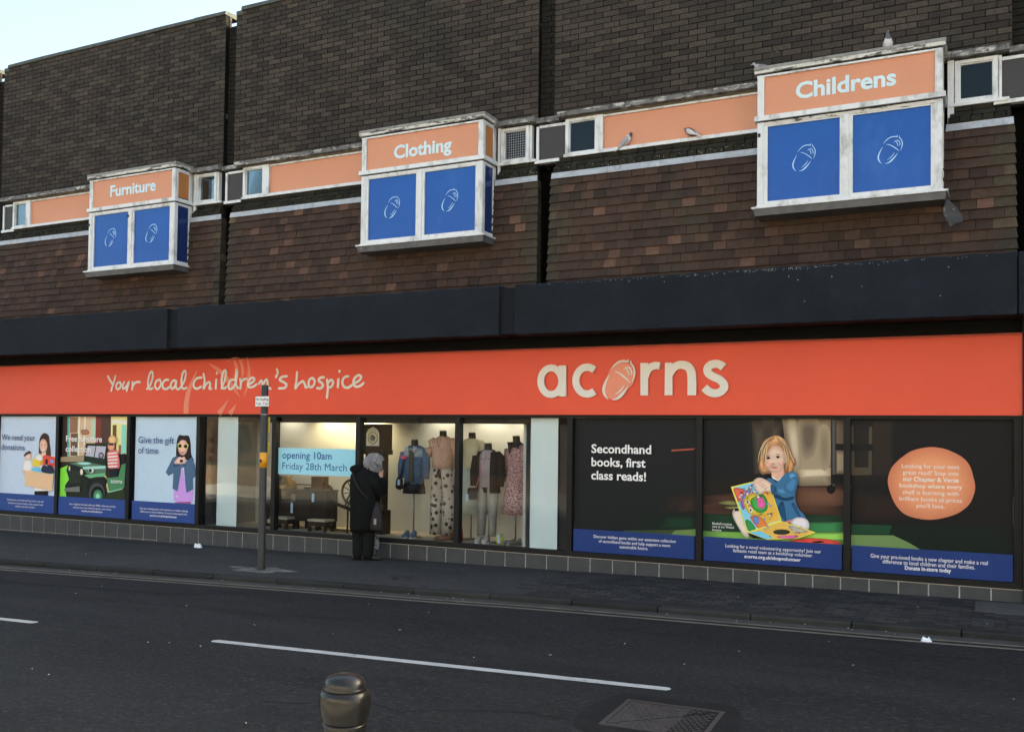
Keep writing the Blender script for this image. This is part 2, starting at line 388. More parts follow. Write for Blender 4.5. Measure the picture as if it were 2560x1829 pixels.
pave_m = M('pavement_tar', (0.043, 0.0435, 0.0435), 0.9, 0.2, 1.1, 0.6, 100, spec=0.22, patch=[((0.048, 0.047, 0.045), 0.8, 0.55, 0.75, (1, 1, 1)), ((0.018, 0.018, 0.019), 2.5, 0.6, 0.75, (1, 1, 1)), ((0.085, 0.084, 0.081), 26, 0.53, 0.72, (1, 1, 1)), ((0.016, 0.016, 0.017), 30, 0.53, 0.7, (1, 1, 1))])
paver_m = M('paver_grey', (0.038, 0.038, 0.0405), 0.88, 0.18, 4, 0.3, 90, spec=0.12, isl=0.32)
kerb_m = M('kerb_concrete', (0.03, 0.0315, 0.0305), 0.85, 0.25, 3, 0.35, 70, spec=0.12, isl=0.18)
yellow_m = M('line_yellow_faded', (0.15, 0.138, 0.105), 0.8, 0.3, 7, 0.2, 60, patch=((0.06, 0.058, 0.052), 5, 0.54, 0.68, (1, 1, 1)))
roadpaint_m = M('line_white', (0.43, 0.44, 0.43), 0.7, 0.1, 6, 0.2, 90, patch=[((0.2, 0.2, 0.2), 9, 0.56, 0.72, (1, 1, 1)), ((0.04, 0.04, 0.042), 30, 0.66, 0.73, (1, 1, 1))])
iron_m = M('iron_cover', (0.045, 0.042, 0.043), 0.6, 0.3, 12, 0.2, 60, patch=((0.065, 0.058, 0.053), 7, 0.55, 0.8, (1, 1, 1)))
pole_m = M('pole_black', (0.02, 0.021, 0.022), 0.45, 0.15, 5)
amber_m = M('band_amber', (0.72, 0.33, 0.02), 0.45, 0.08, 12)
notice_m = M('notice_yellow', (0.8, 0.66, 0.12), 0.5, 0.03)
sign_white_m = M('sign_white', (0.74, 0.74, 0.76), 0.4, 0.03)
black_m = M('black_print', (0.012, 0.012, 0.014), 0.5, 0.05)
litter_m = M('paper_white', (0.75, 0.83, 0.9), 0.7, 0.05)
glass_m = glass_mat('glass_shop')
wood_dark_m = M('wood_dark', (0.030, 0.019, 0.013), 0.4, 0.35, 6, spec=0.12, stretch=(1, 1, 6))
wood_mid_m = M('wood_brown', (0.075, 0.036, 0.022), 0.4, 0.3, 7, stretch=(5, 5, 1))
wall_in_m = M('wall_inside', (0.5, 0.5, 0.49), 0.8, 0.04, 2)
floor_in_m = M('display_floor', (0.42, 0.36, 0.29), 0.6, 0.1, 4)
strip_m = M('strip_pale_blue', (0.72, 0.84, 0.88), 0.25, 0.05, 1.2, spec=0.5)

# ------------------------------------------------------------------ road, pavement, kerb
def ground_sheet(name, xs, ys, off, mat, kind='structure'):
    mb = MB()
    for i in range(len(xs)):
        for j in range(len(ys)): mb.v.append((xs[i], ys[j], pave(xs[i]) + off))
    n = len(ys)
    for i in range(len(xs) - 1):
        for j in range(n - 1): mb.face([i * n + j, (i + 1) * n + j, (i + 1) * n + j + 1, i * n + j + 1])
    return mb.build(name, mat, kind=kind)
road = ground_sheet('road', [-400, -60, -30, -10, 0, 10, 30, 400], [-400, -60, -20, -9.9, 0, 40, 400], ROAD, asphalt_m)

KERB = [(-40, -7.2), (-28, -5.4), (-20, -4.15), (-16, -3.6), (-12, -3.07), (-9.57, -2.83), (-8.05, -2.67), (-6.6, -2.53), (-5.23, -2.43), (-4.05, -2.30), (-1.73, -2.19), (-0.54, -2.15), (0.27, -2.09), (3, -1.95), (8, -1.75), (20, -1.5)]
KS = smooth_pts(KERB, False, 6)
def kerb_y(x):
    for a, b in zip(KS, KS[1:]):
        if a[0] <= x <= b[0]: return a[1] + (b[1] - a[1]) * (x - a[0]) / (b[0] - a[0])
    return KS[0][1] if x < KS[0][0] else KS[-1][1]
mb = MB()
xs = [-40, -30] + [-20 + 0.5 * i for i in range(53)] + [10, 14, 20]
KW = 0.14
for x in xs:
    mb.v += [(x, kerb_y(x) + KW, pave(x)), (x, 0.3, pave(x)), (x, kerb_y(x) + KW, pave(x) - 0.3)]
for i in range(len(xs) - 1):
    a = 3 * i; b = a + 3
    mb.face([a, b, b + 1, a + 1]); mb.face([a + 2, b + 2, b, a])
pavement = mb.build('pavement', pave_m, kind='structure')
# kerb stones, each its own piece of the pavement's edge
mb_fill = None
x = -17.6; k = 0
while x < 4.2:
    x1 = x + 0.915; g = 0.006
    mbk = MB()
    ya, yb = kerb_y(x + g), kerb_y(x1 - g)
    za, zb = pave(x + g) + 0.002, pave(x1) + 0.002
    j = rnd.uniform(-0.004, 0.004); hz = rnd.uniform(-0.004, 0.003)
    prof = [(0.0, -0.2), (0.0, -0.018), (0.018, 0.0), (KW, 0.0), (KW, -0.2)]
    n = len(prof)
    for xx, yy, zz in ((x + g, ya, za), (x1 - g, yb, zb)):
        mbk.v += [(xx, yy + p[0] + j, zz + p[1] + hz) for p in prof]
    for i in range(n): mbk.face([i, n + i, n + (i + 1) % n, (i + 1) % n])
    mbk.face(list(range(n))); mbk.face([n + i for i in reversed(range(n))])
    mbk.build('kerb_stone', kerb_m, pavement)
    x = x1; k += 1
# block paving at the right end of the pavement
pm = MB(); 
def paver_mesh():
    m_ = MB(); a, b, h = 0.0955, 0.0455, 0.0
    m_.v = [(-a, -b, -0.03), (a, -b, -0.03), (a, b, -0.03), (-a, b, -0.03), (-a + 0.004, -b + 0.004, 0.003), (a - 0.004, -b + 0.004, 0.003), (a - 0.004, b - 0.004, 0.003), (-a + 0.004, b - 0.004, 0.003)]
    for q in ((0, 1, 5, 4), (1, 2, 6, 5), (2, 3, 7, 6), (3, 0, 4, 7), (4, 5, 6, 7)): m_.face(list(q))
    return m_
pav_mesh = paver_mesh().mesh('paver', paver_m)
cand = []
for r in range(20):
    y = -0.06 - 0.1 * r
    for c in range(30):
        x = 0.85 - 0.2 * c - (0.1 if r % 2 else 0)
        if y - 0.05 < kerb_y(x) + KW + 0.01 or x < -4.6 + 0.25 * math.sin(r * 2.1): continue
        if -0.13 < x < 0.5 and -0.92 < y < -0.12: continue
        cand.append((x, y))
cand.sort(key=lambda q: -q[0] + q[1] * 0.8)
tilt = math.atan(PB)
for (x, y) in cand[:300]:
    inst('paver', pav_mesh, (x, y, pave(x) + 0.003 + rnd.uniform(-0.0015, 0.0015)), pavement, (rnd.uniform(-0.008, 0.008), -tilt + rnd.uniform(-0.008, 0.008), rnd.uniform(-0.006, 0.006)))
mb = MB(); base = paver_mesh()
for (x, y) in cand[300:]:
    b = len(mb.v); mb.v += [(x + a, y + b_, pave(x + a) + 0.003 + c_) for a, b_, c_ in base.v]
    for f in base.f: mb.face([b + i for i in f])
if mb.v: mb.build('paver_field', paver_m, pavement, kind='stuff')
mb = MB(); ex = [-4.5 + 0.35 * i for i in range(16)]
for x in ex: mb.v += [(x, kerb_y(x) + KW + 0.002, pave(x) + 0.0012), (x, -0.015, pave(x) + 0.0012)]
for i in range(len(ex) - 1): mb.face([2 * i, 2 * i + 2, 2 * i + 3, 2 * i + 1])
mb.build('paving_bed', M('joint_sand', (0.012, 0.012, 0.012), 0.95), pavement)
# concrete slab (service cover) let into the paving by the right-hand corner of the shop
mb = MB()
mb.hexa([(-0.13, -0.90, pave(-0.13) - 0.02), (0.52, -0.90, pave(0.52) - 0.02), (0.52, -0.14, pave(0.52) - 0.02), (-0.13, -0.14, pave(-0.13) - 0.02), (-0.12, -0.89, pave(-0.12) + 0.008), (0.51, -0.89, pave(0.51) + 0.008), (0.51, -0.15, pave(0.51) + 0.008), (-0.12, -0.15, pave(-0.12) + 0.008)])
for (xa, xb, ya, yb) in ((-0.07, 0.1, -0.55, -0.5), (0.3, 0.47, -0.55, -0.5), (0.12, 0.28, -0.8, -0.76)):
    mb.box(xa, xb, ya, yb, pave(xa) + 0.006, pave(xb) + 0.012)
mb.build('service_cover', M('cover_concrete', (0.075, 0.073, 0.07), 0.85, 0.25, 8, 0.3, 60), None, 'square grey concrete service cover in the pavement by the shop corner', 'cover')
# pale worn cement around the foot of the sign pole
mb = MB(); n = 22
pts = [(-8.28 + (0.75 + 0.2 * math.sin(3 * a) + 0.12 * math.sin(7 * a)) * 0.62 * math.cos(a), -2.02 + (0.32 + 0.06 * math.sin(5 * a)) * 0.8 * math.sin(a)) for a in [2 * math.pi * i / n for i in range(n)]]
mb.poly([(x, y, pave(x) + 0.004) for x, y in pts])
mb.build('cement_patch', M('cement_patch', (0.2, 0.19, 0.17), 0.9, 0.3, 5, 0.3, 80, patch=((0.07, 0.07, 0.07), 4, 0.42, 0.58, (1, 1, 1))), pavement)
r_ = random.Random(33)
for nm_, tone_, cnt in (('gum_spots', (0.09, 0.088, 0.085), 110), ('dark_stains', (0.02, 0.02, 0.021), 60)):
    mb = MB()
    for k in range(cnt):
        x = r_.uniform(-13, 0.8); y = r_.uniform(kerb_y(x) + KW + 0.08, -0.15); q = r_.uniform(0.008, 0.02) if nm_ == 'gum_spots' else r_.uniform(0.02, 0.07); n_ = 9
        mb.poly([(x + q * (0.8 + 0.4 * r_.random()) * math.cos(2 * math.pi * i / n_), y + q * (0.8 + 0.4 * r_.random()) * math.sin(2 * math.pi * i / n_), pave(x) + 0.0062) for i in range(n_)])
    mb.build(nm_, M(nm_, tone_, 0.9, 0.2, 30), pavement, kind='stuff')
def road_patch(pts, c_, name, rough=0.85):
    mb = MB(); mb.poly([(x, y, pave(x) + ROAD + 0.003) for x, y in smooth_pts(pts, True, 4)]); mb.build(name, M(name + '_%d' % len(MATS), c_, rough, 0.3, 9, 0.8, 110, spec=0.2), road)
road_patch([(-1.42, -5.62), (-1.38, -6.5), (-2.2, -6.52), (-2.24, -5.66), (-1.8, -5.55)], (0.0105, 0.011, 0.0118), 'tar_patch')
road_patch([(-10.5, -3.75), (-8.2, -3.45), (-7.9, -3.75), (-10.3, -4.1)], (0.0165, 0.0172, 0.018), 'tar_patch')
for path in ([(-9.5, -4.6), (-8.8, -4.45), (-8.1, -4.52), (-7.2, -4.3), (-6.4, -4.33), (-5.2, -4.05)], [(-4.2, -7.0), (-3.6, -6.7), (-3.3, -6.72), (-2.7, -6.4), (-2.3, -6.38)], [(-3.4, -3.3), (-2.2, -3.32), (-1.0, -3.15), (0.4, -3.12)]):
    mb = MB(); q = smooth_pts(path, False, 6); jit = [(x, y + r_.uniform(-0.02, 0.02)) for x, y in q]
    for x, y in jit: mb.v += [(x, y - 0.005, pave(x) + ROAD + 0.0035), (x, y + 0.005 + r_.uniform(0, 0.006), pave(x) + ROAD + 0.0035)]
    for i in range(len(jit) - 1): mb.face([2 * i, 2 * i + 2, 2 * i + 3, 2 * i + 1])
    mb.build('road_crack', M('crack_black', (0.006, 0.006, 0.006), 0.95), road)
# double yellow lines along the kerb
for d0, d1 in ((0.2, 0.272), (0.36, 0.432)):
    mb = MB(); pts = [p for p in smooth_pts(KERB, False, 8) if -30 < p[0] < 15]
    for (x, y) in pts: mb.v += [(x, y - d0, pave(x) + ROAD + 0.004), (x, y - d1, pave(x) + ROAD + 0.004)]
    for i in range(len(pts) - 1): mb.face([2 * i, 2 * i + 1, 2 * i + 3, 2 * i + 2])
    mb.build('road_marking', yellow_m, road)
# gutter strip of grit between kerb and lines
mb = MB()
for (x, y) in pts: mb.v += [(x, y + 0.01, pave(x) + ROAD + 0.003), (x, y - 0.19, pave(x) + ROAD + 0.003)]
for i in range(len(pts) - 1): mb.face([2 * i, 2 * i + 1, 2 * i + 3, 2 * i + 2])
mb.build('gutter', M('gutter_grit', (0.045, 0.044, 0.04), 0.9, 0.35, 6, 0.4, 110), road)
# broken centre line
def dash(x0, y0, x1, y1, w=0.1):
    mb = MB(); N_ = 40; dx, dy = x1 - x0, y1 - y0; l = math.hypot(dx, dy); nx, ny = -dy / l, dx / l
    A, B = [], []
    for i in range(N_ + 1):
        t = (0.0, 0.003, 0.008)[i] if i < 3 else ((1.0, 0.997, 0.992)[N_ - i] if N_ - i < 3 else i / N_); x = x0 + dx * t; y = y0 + dy * t
        e = min(t, 1 - t) * l; ww = w / 2 * min(1, math.sqrt(max(0, e) / 0.035 + 0.12))
        a = ww + rnd.uniform(-0.003, 0.003); b = ww + rnd.uniform(-0.003, 0.003)
        A.append((x + nx * a, y + ny * a)); B.append((x - nx * b, y - ny * b))
    for (a, b) in zip(A, B): mb.v += [(a[0], a[1], pave(a[0]) + ROAD + 0.004), (b[0], b[1], pave(b[0]) + ROAD + 0.004)]
    for i in range(N_): mb.face([2 * i, 2 * i + 1, 2 * i + 3, 2 * i + 2])
    mb.build('road_marking', roadpaint_m, road)
dash(-5.87, -5.615, -1.955, -5.315); dash(-11.8, -6.12, -7.87, -5.80); dash(0.6, -5.12, 4.5, -4.83)

# ------------------------------------------------------------------ the shop building
shop = empty('shop_building', (0, 0, 0), 'two-storey dark brick shop building with tile-hung upper floor and navy canopy', 'building')
WALLS = [(-21.75, -16.44), (-16.2, -10.815), (-10.6, -5.312), (-5.085, 0.234), (0.455, 5.78)]
BAYS = [None, (-13.42, -11.47), (-7.89, -5.945), (-2.366, -0.427), None]
ZT, ZB = 8.49, 6.035
REC = 0.105
# masonry core behind everything, stretched unseen to the right to block the sun
mb = MB(); mb.box(-22, 34, 0.42, 9, 3.62, 8.34); mb.build('masonry_core', dark_m, shop)
def brick_boxmesh(l, h=0.064, d=0.09):
    m_ = MB(); m_.box(-l / 2, l / 2, 0, d, -h / 2, h / 2, back=False); return m_
BM = {q: brick_boxmesh(q) for q in (0.2145, 0.102)}
BMESH = {q: BM[q].mesh('brick', brick_m) for q in BM}
def add_mesh(dst, src, dx, dy, dz, sx=1.0):
    b = len(dst.v); dst.v += [(x * sx + dx, y + dy, z + dz) for x, y, z in src.v]
    for f in src.f: dst.face([b + i for i in f])
single = []                                          # bricks that are built one by one: the nearest ones
wall_parts = []
for wi, (xl, xr) in enumerate(WALLS):
    mb = MB(); mb.box(xl + 0.004, xr - 0.004, 0.010, 0.13, ZB - 0.02, ZT)
    wp = mb.build('brick_wall', mortar_m, shop); wall_parts.append(wp)
    field = MB(); rows = int((ZT - ZB) / 0.075) + 1
    for r in range(rows):
        z = ZT - 0.0375 - 0.075 * r
        lens = []; x = xl
        if r % 2: lens.append(0.1125)
        while sum(lens) + 0.225 <= xr - xl + 0.001: lens.append(0.225)
        rest = xr - xl - sum(lens)
        if rest > 0.03: lens.append(rest)
        for L_ in lens:
            c = x + L_ / 2; l = L_ - 0.0105
            jy = rnd.uniform(-0.0025, 0.002); jz = rnd.uniform(-0.0012, 0.0012)
            key = 0.2145 if L_ > 0.17 else 0.102
            px, py = proj((c, 0, z))
            if wi == 3 and key == 0.2145 and abs(l - key) < 0.002 and -5 < py < 1829 and px < 2565: single.append((px, c, jy, jz + z, wp))
            else: add_mesh(field, BM[key], c, jy, z + jz, l / key)
            x += L_
    # return faces of the wall ends
    for r in range(rows):
        z = ZT - 0.0375 - 0.075 * r
        for xe, sgn in ((xl, -1), (xr, 1)):
            field.box(min(xe, xe + sgn * 0.006) if sgn > 0 else xe - 0.004, xe + 0.004 if sgn > 0 else xe + 0.003, 0.092, REC + 0.03, z - 0.032, z + 0.032)
    field.build('brickwork', brick_m, wp, kind='stuff')
single.sort(key=lambda q: -q[0])
for i, (px, c, jy, z, wp) in enumerate(single[:300]):
    inst('brick', BMESH[0.2145], (c, jy, z), wp)
rest_mb = MB()
for (px, c, jy, z, wp) in single[300:]: add_mesh(rest_mb, BM[0.2145], c, jy, z)
rest_mb.build('brickwork', brick_m, wall_parts[3], kind='stuff')
# recesses between the wall panels
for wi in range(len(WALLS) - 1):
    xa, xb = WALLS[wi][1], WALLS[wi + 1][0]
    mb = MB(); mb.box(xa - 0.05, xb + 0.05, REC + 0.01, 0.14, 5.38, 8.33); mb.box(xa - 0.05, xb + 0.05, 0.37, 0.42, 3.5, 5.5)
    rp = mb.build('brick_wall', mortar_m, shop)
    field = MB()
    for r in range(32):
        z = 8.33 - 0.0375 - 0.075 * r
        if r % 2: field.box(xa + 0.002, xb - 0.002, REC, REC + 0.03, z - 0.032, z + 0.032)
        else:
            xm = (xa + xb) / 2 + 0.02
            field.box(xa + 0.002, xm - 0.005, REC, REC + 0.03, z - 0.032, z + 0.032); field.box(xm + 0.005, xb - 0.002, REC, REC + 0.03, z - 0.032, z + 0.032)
    field.build('brickwork', M('brick_shade_grime', (0.016, 0.0155, 0.014), 0.95, 0.3, 14, 0.3, 80, spec=0.12), rp, kind='stuff')  # grime and the shade of the recess both put into this darker brick
# copings
for wi, (xl, xr) in enumerate(WALLS):
    mb = MB(); x = xl + (0.12 if wi else 0)
    mb.box(xl, x + 0.02, -0.004, 0.30, ZT - 0.05, ZT + 0.012)
    while x < xr - 0.02:
        x1 = min(x + 0.92, xr + 0.012 if x + 1.0 > xr else x + 0.92)
        if xr - x1 < 0.2: x1 = xr + 0.012
        dz = rnd.uniform(-0.006, 0.006); dy = rnd.uniform(-0.006, 0.006)
        mb.hexa([(x, -0.032 + dy, ZT + 0.001), (x1 - 0.006, -0.032 + dy, ZT + 0.001), (x1 - 0.006, 0.32, ZT + 0.001), (x, 0.32, ZT + 0.001), (x, -0.02 + dy, ZT + 0.062 + dz), (x1 - 0.006, -0.02 + dy, ZT + 0.062 - dz), (x1 - 0.006, 0.32, ZT + 0.09), (x, 0.32, ZT + 0.09)])
        x = x1
    mb.build('coping', coping_m, shop)
# mossy brick courses under the windows, lead flashing, hanging tiles
GA, TW = 0.115, 0.1665
tile_l = []
def tile_box(x0, x1, ztop, yb, ytop):
    """a hanging tile: lower edge stands proud at yb, upper edge slips behind the course above"""
    z0 = ztop - GA
    return [(x0, yb, z0), (x1, yb, z0), (x1, yb + 0.02, z0), (x0, yb + 0.02, z0), (x0, ytop, ztop + 0.02), (x1, ytop, ztop + 0.02), (x1, ytop + 0.012, ztop + 0.02), (x0, ytop + 0.012, ztop + 0.02)]
for wi, (xl, xr) in enumerate(WALLS):
    bay = BAYS[wi]
    segs = [(xl, bay[0] - 0.005), (bay[1] + 0.03, xr)] if bay else [(xl, xr)]
    for (a, b) in segs:
        mb = MB(); x = a + 0.012
        while x < b - 0.02:
            x1 = min(x + 0.1125, b - 0.006)
            jy = rnd.uniform(-0.004, 0.004)
            mb.box(x, x1 - 0.009, -0.034 + jy, 0.08, 5.243, 5.312 + rnd.uniform(-0.003, 0.003), 0, False)
            x = x1
        x = a + 0.03
        while x < b - 0.03:                       # bevelled bricks above
            x1 = min(x + 0.225, b - 0.012); jy = rnd.uniform(-0.003, 0.003); dz = rnd.uniform(-0.004, 0.003)
            mb.hexa([(x, -0.022 + jy, 5.32), (x1 - 0.009, -0.022 + jy, 5.32), (x1 - 0.009, 0.08, 5.32), (x, 0.08, 5.32), (x, 0.012 + jy, 5.378 + dz), (x1 - 0.009, 0.012 + jy, 5.378 + dz), (x1 - 0.009, 0.08, 5.40), (x, 0.08, 5.40)])
            mb.box(x, x1 - 0.009, 0.02 + jy, 0.08, 5.388, 5.452)
            x = x1
        bc = MB().box(a + 0.02, b - 0.02, 0.045, 0.13, 5.2, 5.46).build('brick_course', dark_m, shop)
        mb.build('brickwork', moss_m, bc, kind='stuff')
        x = a - 0.012; fm = MB()
        while x < b:
            x1 = min(x + 0.95, b + 0.012); dz = rnd.uniform(-0.005, 0.005)
            fm.hexa([(x, -0.052, 5.158 + dz), (x1, -0.053, 5.158 - dz), (x1, -0.03, 5.158 - dz), (x, -0.03, 5.158 + dz), (x + 0.004, -0.036, 5.238), (x1 - 0.003, -0.036, 5.238), (x1 - 0.003, -0.02, 5.245), (x + 0.004, -0.02, 5.245)])
            x = x1
        fm.build('lead_flashing', lead_m, shop)
    # tile-hung face, battered a little outwards to the foot
    bk = MB(); bk.hexa([(xl + 0.01, -0.075, 3.55), (xr - 0.01, -0.075, 3.55), (xr - 0.01, 0.4, 3.55), (xl + 0.01, 0.4, 3.55), (xl + 0.01, -0.008, 5.2), (xr - 0.01, -0.008, 5.2), (xr - 0.01, 0.4, 5.2), (xl + 0.01, 0.4, 5.2)])
    tp = bk.build('tile_hanging', dark_m, shop)
    field = MB(); ends = MB()
    for r in range(14):
        zt = 5.185 - GA * r; t = r / 13
        yb = -0.050 - 0.066 * t; yt = yb + 0.036
        fl = 0.012 + 0.02 * t
        x = xl - fl; first = True
        w0 = TW if r % 2 else TW * 0.62
        while x < xr + fl - 0.01:
            w = (w0 if first else TW) + rnd.uniform(-0.0015, 0.0015); x1 = min(x + w, xr + fl)
            if xr + fl - x1 < 0.07: x1 = xr + fl
            last = x1 >= xr + fl - 0.001
            jz = rnd.uniform(-0.003, 0.003); jy = rnd.uniform(-0.003, 0.002)
            if bay and x > bay[0] + 0.03 and x1 < bay[1] - 0.01 and zt - GA > 4.47: x = x1; first = False; continue
            g_ = rnd.choice((0.0004, 0.0006, 0.0012, 0.0022, 0.003))
            p = tile_box(x + g_, x1 - g_, zt + jz, yb + jy, yt + jy)
            if first or last:                       # end tiles splay outwards at the foot: a saw-toothed edge
                p = [list(c_) for c_ in p]; k_ = (0, 3) if first else (1, 2)
                for i_ in k_: p[i_][0] += (-0.02 if first else 0.02)
                ends.hexa(p)
            else:
                px, py = proj((x, yb, zt))
                if wi == 3 and 0 < px < 2560 and zt > 3.66: tile_l.append((px, p, tp))
                else: field.hexa(p)
            x = x1; first = False
        for xe, s_ in ((xl - fl, -1), (xr + fl, 1)):   # tiles of the narrow returns
            x_in = xe - s_ * 0.012
            ends.hexa([(min(xe, x_in), yb + 0.014, zt - GA), (max(xe, x_in), yb + 0.014, zt - GA), (max(xe, x_in), REC, zt - GA), (min(xe, x_in), REC, zt - GA), (min(xe, x_in) - s_ * 0.01, yt + 0.012, zt + 0.005), (max(xe, x_in) - s_ * 0.01, yt + 0.012, zt + 0.005), (max(xe, x_in) - s_ * 0.01, REC, zt + 0.005), (min(xe, x_in) - s_ * 0.01, REC, zt + 0.005)])
    field.build('tile_field', tile_m, tp, kind='stuff')
    ends.build('corner_tiles', tile_end_m, tp, kind='stuff')
tile_l.sort(key=lambda q: -q[0])
left_over = MB(); shared = {}
for i, (px, p, tp) in enumerate(tile_l):
    if i < 300:
        w = round(p[1][0] - p[0][0], 2); key = (w, round(p[4][1] - p[0][1], 3))
        if key not in shared:
            q = MB(); c = p[0]; q.hexa([(a - c[0], b - c[1], d - c[2]) for a, b, d in p]); shared[key] = (q.mesh('tile', tile_m), p[1][0] - p[0][0])
        me, w0 = shared[key]
        inst('tile', me, p[0], tp, None, ((p[1][0] - p[0][0]) / w0, 1, 1))
    else: left_over.hexa(p)
left_over.build('tile_field', tile_m, tile_l[0][2], kind='stuff')

# window band between brick and tiles -----------------------------------------------------------
pane_blue = glass_mat('glass_upper', (0.75, 0.85, 0.9))
room_m = M('room_reflection_blue', (0.075, 0.125, 0.17), 0.8, 0.2, 2)  # pale reflection of the panes put into the colour of the sheet behind
curtain_m = M('curtain_pale', (0.34, 0.41, 0.47), 0.9, 0.1, 3)
def small_window(xa, xb, z0=5.455, z1=5.945, y=0.03, mesh_wire=False, lab=None, open_=False, curtain=True):
    t = 0.046
    mb = MB()
    mb.box(xa, xa + t, y - 0.03, y + 0.06, z0, z1); mb.box(xb - t, xb, y - 0.03, y + 0.06, z0, z1)
    mb.box(xa + t, xb - t, y - 0.028, y + 0.06, z1 - 0.036, z1); mb.box(xa + t, xb - t, y - 0.028, y + 0.06, z0, z0 + 0.042)
    w = mb.build('small_window', white_m, shop)
    if lab: w['label'] = lab
    mb = MB(); a, b, c, d = xa + t, xb - t, z0 + 0.042, z1 - 0.036
    mb.box(a, a + 0.012, y - 0.005, y + 0.03, c, d); mb.box(b - 0.012, b, y - 0.005, y + 0.03, c, d); mb.box(a, b, y - 0.004, y + 0.03, c, c + 0.012); mb.box(a, b, y - 0.004, y + 0.03, d - 0.012, d)
    mb.build('casement', white_m, w)
    MB().box(a + 0.012, b - 0.012, y + 0.012, y + 0.016, c + 0.012, d - 0.012).build('pane', pane_blue, w)
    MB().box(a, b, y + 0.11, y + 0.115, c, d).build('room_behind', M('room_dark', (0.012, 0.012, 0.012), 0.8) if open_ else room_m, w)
    if curtain:
        cb = MB(); n = 14; x0, x1 = a + 0.02, a + (b - a) * (0.45 if not open_ else 0.2)
        for i in range(n + 1):
            x = x0 + (x1 - x0) * i / n; yy = y + 0.07 + 0.004 * math.sin(i * 0.9)
            cb.v += [(x, yy, c), (x, yy, d - 0.02)]
        for i in range(n): cb.face([2 * i, 2 * i + 2, 2 * i + 3, 2 * i + 1], 0, True)
        cb.build('curtain', curtain_m, w)
    if mesh_wire:
        wm = MB(); q = 0.034
        k = 0
        while a + k * q < b: wm.box(a + k * q - 0.0015, a + k * q + 0.0015, y - 0.002, y + 0.001, c, d); k += 1
        k = 0
        while c + k * q < d: wm.box(a, b, y - 0.0045, y - 0.0025, c + k * q - 0.0015, c + k * q + 0.0015); k += 1
        wm.build('wire_mesh', M('wire_grey', (0.4, 0.4, 0.4), 0.5, metal=0.6), w)
BAND = [(-16.146, -15.87, -15.86, -15.46, -15.42), (-10.76, -10.41, -10.40, -9.965, -9.91), (-5.33, -4.925, -4.92, -4.462, -4.43), (0.085, 0.60, 0.61, 1.05, 1.10)]
mb = MB(); mb.box(-22, 6, 0.095, 0.135, 5.40, 6.06); mb.build('band_backing', dark_m, shop)
for k, (da, db, wa, wb, oa) in enumerate(BAND):
    wi = k + 1; xl, xr = WALLS[wi]; bay = BAYS[wi]
    mb = MB(); mb.box(da + 0.02, db, 0.045, 0.06, 5.45, 5.892); mb.build('dark_panel', darkpanel_m, shop)
    mb = MB(); mb.box(da - 0.015, da + 0.02, 0.02, 0.09, 5.405, 5.91); mb.box(da + 0.02, db, 0.035, 0.09, 5.89, 5.925); mb.box(da - 0.03, da + 0.32, 0.0, 0.09, 5.405, 5.448)
    mb.build('panel_frame', white_m, shop)
    small_window(wa, wb)
    ob = (bay[0] + 0.02) if bay else 4.0
    MB().box(oa + 0.03, ob, 0.04, 0.055, 5.49, 5.915).build('orange_panel', orange_m, shop)
    mb = MB(); mb.box(wb - 0.0, oa + 0.03, 0.0, 0.09, 5.478, 5.945); mb.box(oa + 0.03, ob, 0.015, 0.09, 5.916, 5.94); mb.box(wa - 0.02, ob, -0.012, 0.09, 5.440, 5.478); mb.box(oa + 0.03, ob, 0.016, 0.085, 5.478, 5.492)
    mb.build('panel_frame', white_m, shop)
    # weathered timber strip and concrete lintel
    MB().box(wa, ob, 0.012, 0.09, 5.945, 5.97).build('timber_strip', M('timber_brown_grey', (0.1, 0.085, 0.06), 0.8, 0.3, 12, stretch=(0.4, 1, 4)), shop)
    MB().box(xl + 0.075, ob, -0.078, 0.09, 5.972, 6.032).build('lintel', lintel_m, shop)
    if bay:
        MB().box(bay[1] + 0.0, xr - 0.03, -0.078, 0.09, 5.968, 6.032).build('lintel', lintel_m, shop)
        small_window(xr - 0.555, xr - 0.135, 5.47, 5.945, 0.03, wi == 2, None, wi == 1, False)
        mb = MB(); mb.box(bay[1] + 0.035, xr - 0.562, 0.0, 0.09, 5.15, 5.96); mb.box(xr - 0.135, xr - 0.10, 0.02, 0.1, 5.44, 5.945); mb.box(xr - 0.60, xr - 0.03, -0.02, 0.09, 5.436, 5.470)
        mb.build('panel_frame', white_m, shop)
        MB().box(xa := WALLS[wi][1] - 0.03, WALLS[wi + 1][0] + 0.07, 0.0, 0.09, 5.955, 6.02).build('lintel', lintel_m, shop)

# projecting bay windows --------------------------------------------------------------------
ACORN = [[(430, 785, 6), (540, 670, 32), (660, 595, 44), (780, 575, 46), (880, 588, 42), (918, 598, 34)], [(908, 605, 34), (908, 570, 28), (908, 538, 22)],
         [(985, 562, 10), (978, 625, 36), (1040, 700, 36), (1075, 800, 42), (1070, 920, 40), (1015, 1070, 8)],
         [(550, 805, 14), (680, 850, 32), (800, 930, 38), (900, 1010, 34), (970, 1080, 10)],
         [(830, 700, 12), (890, 780, 28), (925, 850, 32), (925, 912, 16)], [(890, 690, 12), (960, 750, 28), (1000, 830, 32), (990, 905, 18)], [(790, 772, 10), (860, 735, 20), (990, 735, 10)],
         [(415, 880, 8), (330, 1020, 42), (275, 1150, 62), (265, 1250, 66), (300, 1350, 52), (385, 1445, 8)],
         [(825, 1110, 8), (720, 1240, 34), (570, 1345, 10)], [(920, 1145, 8), (820, 1270, 52), (700, 1380, 72), (600, 1440, 44), (495, 1452, 12)]]
